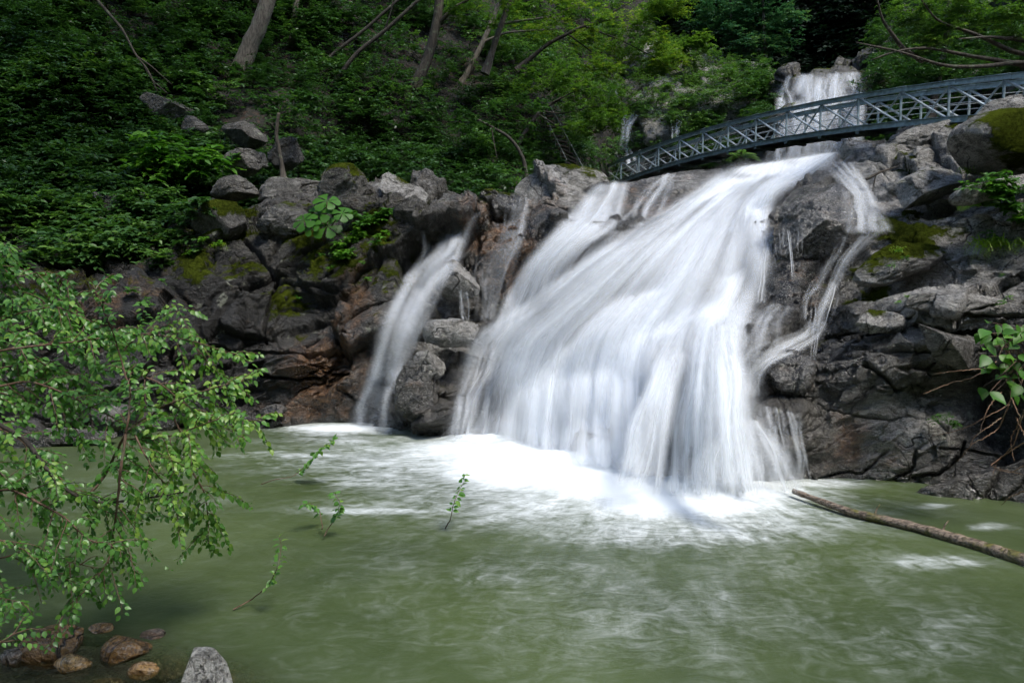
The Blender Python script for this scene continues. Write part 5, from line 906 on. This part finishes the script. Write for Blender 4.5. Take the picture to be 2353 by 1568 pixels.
# ================================================================== PLANTS ON THE ROCKS
def sprig(label, spots, L, seed, split=False, **k):
    if not split: return sprig1(label, spots, L, seed, **k)
    words = {2: ['left one', 'right one'], 3: ['leftmost', 'middle one', 'rightmost'], 4: ['leftmost', 'second from left', 'third from left', 'rightmost'], 5: ['leftmost', 'second from left', 'middle one', 'fourth from left', 'rightmost']}[len(spots)]
    for i, sp in enumerate(sorted(spots)): k['ncl'] = 1; o = sprig1(words[i] + ' of the ' + label, [sp], L, seed + i * 13, **k); o['group'] = label
def sprig1(label, spots, L, seed, mat=LEAF_BROAD, rad=.16, ns=7, nl=6, tint=(.5, .2), name='small_plant', cat='plant', off=.12, ncl=3, group=None):
    rg = np.random.default_rng(seed); C = []
    for x, y, r in spots:
        Yq = float(rasY(x, y)) - off
        for _ in range(ncl): C.append(pt(x + rg.normal() * r, y + rg.normal() * r * .6, Yq))
    C = np.array(C); o = sprays(name, C, np.tile([0, -.6, .4], (len(C), 1)), rg.uniform(.7, 1.2, len(C)) * rad, ns, nl, L, mat, seed, tint=tint, hexa=True); recentre(o, C.mean(0)); return tag(o, label, cat, group)
sprig('bright sprigs under the mossy angular rock', [(430, 575, 14), (460, 562, 14), (485, 558, 10)], .09, 1, tint=(.85, .15), split=True)
sprig('light green trailing plant below the umbrella-leaved plant', [(780, 572, 10), (800, 555, 12), (820, 540, 10), (790, 590, 8)], .09, 2, tint=(.8, .2), ncl=4)
sprig('small drooping plants on the diagonal rock ledge', [(855, 562, 12), (870, 556, 10)], .09, 3, tint=(.7, .2), split=True)
sprig('leafy green plant between the umbrella-leaved plant and the ridge boulder', [(815, 500, 14), (835, 505, 12), (850, 515, 10), (880, 500, 10)], .11, 4, tint=(.45, .2), ncl=4)
sprig('tiny sprigs on the dark wet left ledges', [(820, 605, 8), (845, 640, 6), (740, 590, 6), (760, 615, 5), (690, 690, 6)], .05, 5, tint=(.7, .2), rad=.08, split=True)
sprig('leafy plant growing on the pale ledge at the right bank', [(2275, 430, 18), (2310, 420, 20), (2290, 450, 14)], .085, 6, tint=(.4, .2), ncl=6, rad=.16)
sprig('small crevice plants above the long grass tuft', [(2265, 536, 10), (2285, 540, 8)], .06, 7, tint=(.7, .2), rad=.09, split=True)
sprig('big-leaved shrub hanging over the bank head left of the long slab', [(380, 350, 26), (430, 380, 30), (470, 365, 22), (400, 400, 26), (350, 375, 24)], .26, 21, tint=(.6, .2), rad=.5, ncl=4, off=-1.2, name='shrub', cat='shrub')
sprig('leafy shrub drooping over the dark left bank, nearest the bush', [(150, 560, 26), (190, 590, 24), (110, 590, 24), (230, 560, 20)], .17, 22, tint=(.6, .2), rad=.42, ncl=4, name='shrub', cat='shrub', mat=LEAF_SLOPE)
sprig('leafy shrub clinging to the left bank under the tall undergrowth', [(330, 520, 30), (290, 545, 24), (370, 500, 24)], .17, 23, tint=(.5, .2), rad=.42, ncl=4, name='shrub', cat='shrub', mat=LEAF_SLOPE)
sprig('seedlings on dark ledges behind the bush', [(290, 670, 12), (330, 700, 12), (250, 640, 10), (360, 640, 8)], .09, 24, tint=(.5, .2), rad=.14, ncl=3, split=True)
sprig('green leaves entering at the right edge above the grass tuft', [(2340, 480, 10), (2352, 500, 12)], .10, 8, tint=(.6, .2), rad=.14, ncl=4)
sprig('little sprigs on the mossy shoulder', [(2070, 580, 6), (2085, 590, 6), (2050, 610, 5)], .035, 9, tint=(.75, .2), rad=.06, split=True)
sprig('creeper tufts trailing down the right rock face', [(2310, 640, 5), (2306, 660, 5), (2312, 680, 5), (2304, 700, 5)], .035, 10, tint=(.75, .2), rad=.06, off=.1, split=True)
sprig('dark low creeper on the shaded wall below the root tangle', [(2150, 962, 10), (2170, 972, 12), (2190, 978, 8)], .03, 11, tint=(.3, .2), rad=.07, off=.25)
sprig('yellow-tipped sprigs on the grey ledge', [(2065, 690, 8), (2080, 682, 6)], .03, 12, tint=(1., .2), rad=.05, off=.3, split=True)
_rg = np.random.default_rng(77); _x = _rg.uniform(-60, 470, 900); _y = _rg.uniform(455, 620, 900); _k = _rg.uniform(size=900) < np.clip(gfield([(120, 500, 200, 60, 1), (330, 500, 150, 50, .9), (230, 590, 120, 40, .6), (40, 600, 60, 40, .6), (460, 470, 40, 20, .5)], _x, _y), 0, 1) * .3; _x, _y = _x[_k], _y[_k]
_C = pt(_x, _y, rasY(_x, _y) - .05); tag(sprays('undergrowth', _C, np.tile([0, -.5, .6], (len(_C), 1)), _rg.uniform(.25, .6, len(_C)), 10, 9, .15, LEAF_SLOPE, 78, tint=(.6, .22), hexa=True), 'leafy plants trailing down over the dark left bank', kind='stuff')
# umbrella-leaved plant
def umbrella_leaf(c, r, tilt, seed):
    rg = np.random.default_rng(seed); V = [np.zeros(3)]; F = []; nlb = 6
    for k in range(nlb):
        a = k * 2 * math.pi / nlb + rg.uniform(-.15, .15); prof = [(.12, .03), (.45, .17), (.75, .34), (.84, .30), (.90, .27), (.92, .16), (1.0, .10), (.93, .05), (1.04, 0)]
        u = np.array([math.cos(a), math.sin(a), 0]); s_ = np.array([-math.sin(a), math.cos(a), 0]); rl = r * rg.uniform(.85, 1.1); b = len(V); L_, R_, C_ = [], [], []
        for (t, w) in prof:
            z = np.array([0, 0, .12 * t - .3 * t * t]); C_.append(u * t * rl + z * rl); L_.append(u * t * rl + s_ * w * rl + z * rl + [0, 0, .05 * rl * w]); R_.append(u * t * rl - s_ * w * rl + z * rl + [0, 0, .05 * rl * w])
        V += C_ + L_ + R_; n = len(prof)
        F += [(0, b, b + n, b + n), (0, b + 2 * n, b, b)]
        for i in range(n - 1): F += [(b + i, b + i + 1, b + n + i + 1, b + n + i), (b + i + 1, b + i, b + 2 * n + i, b + 2 * n + i + 1)]
    V = np.array(V); tx, ty = tilt; cx_, sx_ = math.cos(tx), math.sin(tx); V = V @ np.array([[1, 0, 0], [0, cx_, -sx_], [0, sx_, cx_]]).T; V = V @ np.array([[math.cos(ty), 0, math.sin(ty)], [0, 1, 0], [-math.sin(ty), 0, math.cos(ty)]]).T
    me = bpy.data.meshes.new('leaf'); me.from_pydata((V).tolist(), [], [f if f[2] != f[3] else f[:3] for f in F]); me.materials.append(LEAF_BROAD); at = me.attributes.new('tint', 'FLOAT', 'POINT'); at.data.foreach_set('value', np.full(len(V), rg.uniform(.25, .6), np.float32))
    me.polygons.foreach_set('use_smooth', np.ones(len(me.polygons), bool)); o = bpy.data.objects.new('leaf', me); col.objects.link(o); o.location = c; return o
up = empty('umbrella_leaf_plant', pt(745, 560, float(rasY(745, 560)))); tag(up, 'plant with big jagged umbrella-shaped leaves below the moss-capped boulder', 'plant')
for k, (x, y, r, tx, ty) in enumerate([(752, 462, 34, .75, .1), (730, 490, 36, .9, -.3), (751, 520, 38, .95, .1), (787, 490, 28, .8, .25), (698, 506, 34, .8, -.35), (715, 520, 24, .9, -.5)]):
    Yl = float(rasY(745, 540)) - .35 - .06 * k; o = umbrella_leaf(pt(x, y, Yl), r / FOC * Yl, (tx, ty), k); adopt(o, up)
    T = Tubes(); a = pt(745, 555, float(rasY(745, 555))); b = pt(x, y + 2, Yl + .03); T.add(smooth_path([a, (a + b) / 2 + [0, -.05, .1], b], 12), .012, 6); s2 = T.build('stem', TWIG); recentre(s2, a); adopt(s2, up)
# grass tufts and ferns
def blades(label, x, y, n, ln, seed, lean=(-.5, -.3), w=.012, name='grass_tuft', tint=.8, spread=14, cat='grass tuft'):
    rg = np.random.default_rng(seed); c = pt(x, y, float(rasY(x, y)) - .05); V, F, tt = [], [], []
    for k in range(n):
        b = c + np.array([rg.normal() * spread / FOC * c[1], rg.normal() * .06, rg.normal() * .03]); a = rg.uniform(-1.2, 1.2); d = np.array([lean[0] + a * .8, lean[1] - .2 * abs(a), rg.uniform(.4, .9)]); d /= np.linalg.norm(d); l = ln * rg.uniform(.6, 1.1); s_ = np.cross(d, [0, 1, .3]); s_ /= np.linalg.norm(s_); m0 = len(V)
        for i in range(9):
            t = i / 8; p = b + d * l * t - np.array([0, 0, 1]) * l * .95 * t * t; ww = w * (1 - t) ** .6 * .5 + .0005; V += [p - s_ * ww, p + s_ * ww]; tt += [tint + rg.normal() * .08] * 2
        F += [(m0 + 2 * i, m0 + 2 * i + 1, m0 + 2 * i + 3, m0 + 2 * i + 2) for i in range(8)]
    o = mesh_np(name, np.array(V), np.array(F), LEAF_GRASS, attrs={'tint': np.clip(tt, 0, 1)}); recentre(o, c); return tag(o, label, cat)
blades('long arching bright grass tuft on the right rock wall', 2275, 562, 90, .52, 1, lean=(-.45, -.4), w=.016, spread=22)
blades('sparse grass tuft at the right edge beside the long grass', 2345, 560, 40, .36, 2, lean=(-.2, -.3), w=.008, spread=14)
blades('small grass tuft under the moss-blanketed boulder', 2225, 395, 34, .42, 3, lean=(0, -.3), w=.012, spread=10, tint=.6)
blades('tiny grass tuft on the mossy shoulder', 2058, 575, 26, .16, 4, lean=(0, -.3), w=.006, spread=6)
blades('thin grass beside the sprigs on the left bank', 500, 565, 30, .3, 5, lean=(.2, -.3), w=.008, spread=10)
def fern(label, x, y, nf, ln, seed, tint=.8, name='fern'):
    rg = np.random.default_rng(seed); c = pt(x, y, float(rasY(x, y)) - .06); P, D, N, L = [], [], [], []; T = Tubes()
    for k in range(nf):
        a = math.pi * (k + rg.uniform(-.3, .3)) / (nf - 1); d = np.array([-math.cos(a), -.5, .5 + .4 * math.sin(a)]); d /= np.linalg.norm(d); l = ln * rg.uniform(.75, 1.1); pts_ = []
        for i in range(16):
            t = i / 15; p = c + d * l * t - np.array([0, 0, 1]) * l * .55 * t * t; pts_.append(p)
            if i > 1:
                tg = (pts_[-1] - pts_[-2]); tg /= np.linalg.norm(tg); s_ = np.cross(tg, [0, -.4, 1]); s_ /= np.linalg.norm(s_)
                for sg in (-1, 1): P.append(p); D.append(s_ * sg + tg * .35); N.append([0, -.5, 1]); L.append(l * .26 * math.sin(math.pi * min(1, (.12 + .88 * (1 - t)) ** .8) * .62))
        T.add(pts_, np.linspace(.005, .0015, 16), 5)
    root = empty(name, c); tag(root, label, 'fern'); o = leaves_mesh('fronds', np.array(P), np.array(D), np.array(N, float), np.array(L), np.array(L) * .3, LEAF_GRASS, tint - .3 + rg.normal(size=len(P)) * .08); recentre(o, c); adopt(o, root); s2 = T.build('stem', TWIG); recentre(s2, c); adopt(s2, root)
fern('yellow-green fern hanging on the right rock wall below the leafy plant', 2245, 476, 13, .46, 1, .85)
fern('small green fern by the foot of the bridge rocks', 1700, 366, 9, .5, 2, .3)

# broad-leaved shrub at the right edge with bare roots
_r5 = np.random.default_rng(55)
sh = empty('broadleaf_shrub', pt(2420, 860, 7.0)); tag(sh, 'shrub with large oval veined leaves at the right edge over the shaded wall', 'shrub')
rg = np.random.default_rng(5); P, D, N, L = [], [], [], []; T = Tubes()
LV = [(2290, 745), (2272, 765), (2300, 765), (2265, 780), (2282, 790), (2300, 785), (2265, 800), (2310, 800), (2268, 822), (2295, 815), (2320, 770), (2335, 790), (2325, 830), (2340, 815), (2270, 850), (2300, 850), (2290, 870), (2320, 865), (2340, 850), (2335, 745), (2350, 765), (2255, 890), (2285, 900), (2330, 905), (2345, 885), (2315, 745), (2360, 800), (2365, 850), (2380, 780), (2400, 830), (2390, 900), (2420, 770), (2250, 765)]
LV += [(int(_r5.uniform(2260, 2420)), int(_r5.uniform(735, 905))) for _ in range(34)]
hub = [pt(2370, 830, 7.3), pt(2330, 850, 7.25), pt(2310, 790, 7.2), pt(2400, 780, 7.2)]
for (x, y) in LV:
    yy = 7.0 + rg.uniform(-.25, .3); p = pt(x, y, yy); h = hub[int(rg.integers(4))]; T.add(smooth_path([h, (h + p) / 2 + [0, 0, .03], p], 8), [.004] * 8, 5); d = np.array([rg.uniform(-1, .6), -.5, rg.uniform(-.9, .3)]); P.append(p); D.append(d); N.append(np.array([rg.normal() * .3, -.65, .8])); L.append(rg.uniform(.11, .19))
o = leaves_mesh('foliage', np.array(P), np.array(D), np.array(N), np.array(L), np.array(L) * .66, LEAF_BROAD, rg.uniform(.3, .9, len(P)), hexa=2); recentre(o, P[0]); adopt(o, sh)
T.add(smooth_path([pt(2480, 800, 7.5), hub[3], hub[0], hub[1]], 20), np.linspace(.02, .008, 20), 6); T.add([hub[0], hub[2]], .007, 5); o = T.build('stem', TWIG); recentre(o, hub[0]); adopt(o, sh)
T = Tubes()
for path in ([(2290, 830), (2230, 870), (2180, 880), (2120, 905)], [(2270, 845), (2200, 852), (2145, 858)], [(2330, 860), (2318, 930), (2260, 960), (2200, 990), (2140, 1000)], [(2318, 930), (2290, 990), (2230, 1020), (2200, 1060)], [(2320, 910), (2345, 960), (2320, 1010), (2330, 1060)], [(2352, 940), (2330, 1020), (2290, 1060), (2280, 1090)], [(2300, 960), (2240, 1000), (2215, 1045)], [(2360, 1010), (2300, 1050), (2270, 1070), (2350, 1090)], [(2370, 1060), (2320, 1085), (2290, 1078)], [(2300, 900), (2270, 935), (2250, 990)], [(2370, 1120), (2320, 1140), (2300, 1160)], [(2335, 960), (2352, 1000), (2370, 1050)]):
    pp = smooth_path([pt(a, b, 7.5 + .25 * math.sin(a * .05)) for a, b in path], 30); pp += rng.normal(size=pp.shape) * .004; T.add(pp, np.linspace(.0075, .0025, 30), 6)
o = T.build('root_tangle', ROOTM); recentre(o, pt(2320, 900, 7.5)); adopt(o, sh)

# ================================================================== LEAFY BRANCHES IN THE LEFT FOREGROUND
fb = empty('birch_bush', pt(-260, 1300, 4.8)); tag(fb, 'leafy birch bush leaning into the picture from the left over the pool', 'bush')
BR = [([(-260, 900), (-100, 840), (0, 803), (110, 790), (226, 775), (339, 760), (463, 780), (540, 815)], 5.0, .012, 1.), ([(-260, 800), (-100, 700), (30, 640), (110, 620), (165, 650)], 5.6, .009, 1.), ([(-200, 700), (-60, 600), (0, 600), (60, 680), (140, 760), (200, 850)], 5.5, .008, 1.),
      ([(-200, 950), (-60, 900), (60, 870), (150, 900), (260, 960), (330, 1010), (380, 1060)], 4.9, .011, 1.), ([(-260, 900), (-60, 940), (56, 1000), (124, 1090), (169, 1132), (230, 1150), (330, 1140), (425, 1125)], 4.4, .020, .8), ([(200, 1140), (240, 1090), (263, 1045), (293, 985), (300, 900), (270, 790), (235, 700), (215, 655)], 4.6, .011, 1.3),
      ([(293, 985), (380, 930), (450, 900), (520, 880), (590, 868)], 4.7, .007, 1.1), ([(280, 1010), (400, 1000), (500, 960), (610, 965)], 4.6, .007, 1.1), ([(290, 850), (370, 880), (430, 930), (520, 985), (565, 1010)], 4.8, .007, 1.1), ([(290, 990), (278, 1083), (263, 1222), (255, 1279), (200, 1350), (150, 1390)], 4.3, .010, .9),
      ([(-200, 960), (-60, 960), (40, 1000), (100, 1060), (180, 1140), (250, 1180), (330, 1200)], 4.7, .010, 1.), ([(-200, 1160), (20, 1120), (140, 1180), (200, 1240), (300, 1250)], 4.3, .011, 1.), ([(-200, 1330), (40, 1270), (140, 1290), (240, 1310)], 4.4, .009, .8), ([(-200, 1400), (-20, 1370), (60, 1385)], 4.3, .007, .9), ([(-200, 1560), (-60, 1500), (20, 1460), (50, 1420)], 3.9, .008, .8),
      ([(310, 1000), (350, 1080), (385, 1130), (405, 1190)], 4.5, .006, .9), ([(400, 960), (440, 1040), (470, 1090)], 4.6, .006, 1.), ([(-200, 820), (-60, 760), (40, 720), (130, 700), (220, 740), (300, 800)], 5.3, .009, 1.2), ([(280, 810), (340, 740), (390, 720), (430, 705)], 5.0, .005, .8), ([(-200, 700), (-60, 600), (30, 560)], 5.4, .006, 1.), ([(-200, 900), (-30, 850), (80, 830), (180, 860), (250, 900)], 5.2, .008, 1.1),
      ([(-200, 1040), (-50, 1060), (60, 1130), (110, 1220)], 4.5, .008, 1.2), ([(-100, 1240), (20, 1240), (110, 1290), (160, 1350)], 4.2, .007, 1.), ([(450, 800), (500, 850), (540, 870)], 4.9, .005, 1.), ([(-200, 760), (-100, 720), (20, 760), (100, 850), (150, 940), (170, 1010)], 5.2, .008, 1.1)]
def leafy(root, path, Y, r, den, seed, L=.050, sub=True, tint=(.45, .2), dz=0.):
    L = L * Y / 4.9
    rg = np.random.default_rng(seed); P = smooth_path([pt(a, b, Y + .12 * math.sin(i * 1.7 + seed)) for i, (a, b) in enumerate(path)], 60); P += np.cumsum(rg.normal(size=P.shape) * .0012, axis=0)
    T = Tubes(); T.add(P, np.linspace(r, r * .22, 60), 8); LP, LD, LN, LL, LT = [], [], [], [], []
    ln = np.r_[0, np.cumsum(np.linalg.norm(np.diff(P, axis=0), axis=1))]; tot = ln[-1]
    def leafline(Q, dens):
        l = np.r_[0, np.cumsum(np.linalg.norm(np.diff(Q, axis=0), axis=1))]; n = max(2, int(l[-1] / .0135 * dens)); sg = 1
        for t in np.linspace(l[-1] * .12, l[-1], n):
            p = np.array([np.interp(t, l, Q[:, k]) for k in range(3)]); k = min(len(Q) - 2, int(np.searchsorted(l, t))); tg = Q[k + 1] - Q[k]; tg /= np.linalg.norm(tg) + 1e-9
            s_ = np.cross(tg, [0, -.3, 1.]); s_ /= np.linalg.norm(s_) + 1e-9; sg = -sg; d = tg * .5 + s_ * sg * rg.uniform(.5, 1) + np.array([0, 0, -rg.uniform(.1, .7)]) + rg.normal(size=3) * .2
            LP.append(p + d * .012); LD.append(d); LN.append(np.array([rg.normal() * .45, -.45 + rg.normal() * .35, .8])); LL.append(L * rg.uniform(.6, 1.15)); LT.append(tint[0] + rg.normal() * tint[1])
    leafline(P[20:], .6 * den)
    if sub:
        for t in np.arange(tot * .12, tot, .062 / den):
            k = min(58, int(np.searchsorted(ln, t))); b = P[k]; tg = P[k + 1] - P[k]; tg /= np.linalg.norm(tg); s_ = np.cross(tg, [0, 1., 0]); sg = rg.choice([-1, 1]); d = tg * rg.uniform(.4, 1) + s_ * sg * rg.uniform(.4, 1) + np.array([0, rg.normal() * .6, .05]); d /= np.linalg.norm(d); l = rg.uniform(.12, .42) * (1 - .4 * t / tot)
            Q = np.array([b + d * l * q - np.array([0, 0, 1]) * l * .35 * q * q for q in np.linspace(0, 1, 8)]); Q += rg.normal(size=Q.shape) * .003; T.add(Q, np.linspace(min(r * .5, .004), .0012, 8), 5); leafline(Q, den)
    br_ = T.build('branch', TWIG if r < .015 else BARK_DARK); recentre(br_, P[0]); adopt(br_, root)
    fo_ = leaves_mesh('foliage', np.array(LP), np.array(LD), np.array(LN), np.array(LL), np.array(LL) * .68, LEAF_NEAR, np.array(LT), hexa=2); recentre(fo_, P[0]); fo_.parent = br_; fo_.location = (0, 0, 0)
    return br_
for i, (p, Y, r, den) in enumerate(BR): leafy(fb, p, Y, r, den, i + 1, tint=(.32 + .02 * (i % 9) + .28 * (p[-1][0] > 380), .22))
for i, (p, Y, lab) in enumerate([([(600, 1112), (633, 1101), (674, 1094), (697, 1075), (738, 1030), (768, 1011)], 6.0, 'long leafy twig slanting up over the pool, highest of the drifting twigs'), ([(740, 1215), (740, 1203), (734, 1173), (715, 1158), (700, 1160)], 6.0, 'short hooked leafy twig rising from the pool, left of a pair'),
                                ([(745, 1230), (753, 1215), (772, 1190), (783, 1158), (768, 1132)], 6.0, 'short leafy twig rising from the pool, right of a pair'), ([(535, 1399), (572, 1380), (617, 1346), (640, 1301), (645, 1260), (640, 1237)], 5.0, 'bowed leafy twig curving up from the water, lowest of the drifting twigs'),
                                ([(340, 1300), (360, 1320), (418, 1332), (471, 1331)], 4.6, 'leafy twig lying low over the shallows beside the bush'), ([(1022, 1215), (1035, 1195), (1045, 1150), (1062, 1115), (1066, 1095)], 6.6, 'lone blurred leafy twig rising from the pool in front of the foam'), ([(440, 1080), (470, 1130), (478, 1200), (465, 1250)], 4.9, 'drooping leafy spray dipping into the pool right of the bush')]):
    if i < 6: Y = float(poolY(p[0][1])) - .05
    root = empty('leafy_twig', pt(*p[0], Y)); tag(root, lab, 'twig', 'leafy twigs over the pool'); leafy(root, p, Y, .006, 1.2 if i != 4 else 1.0, 60 + i, L=.05, sub=i in (4, 6), tint=(.6, .2))
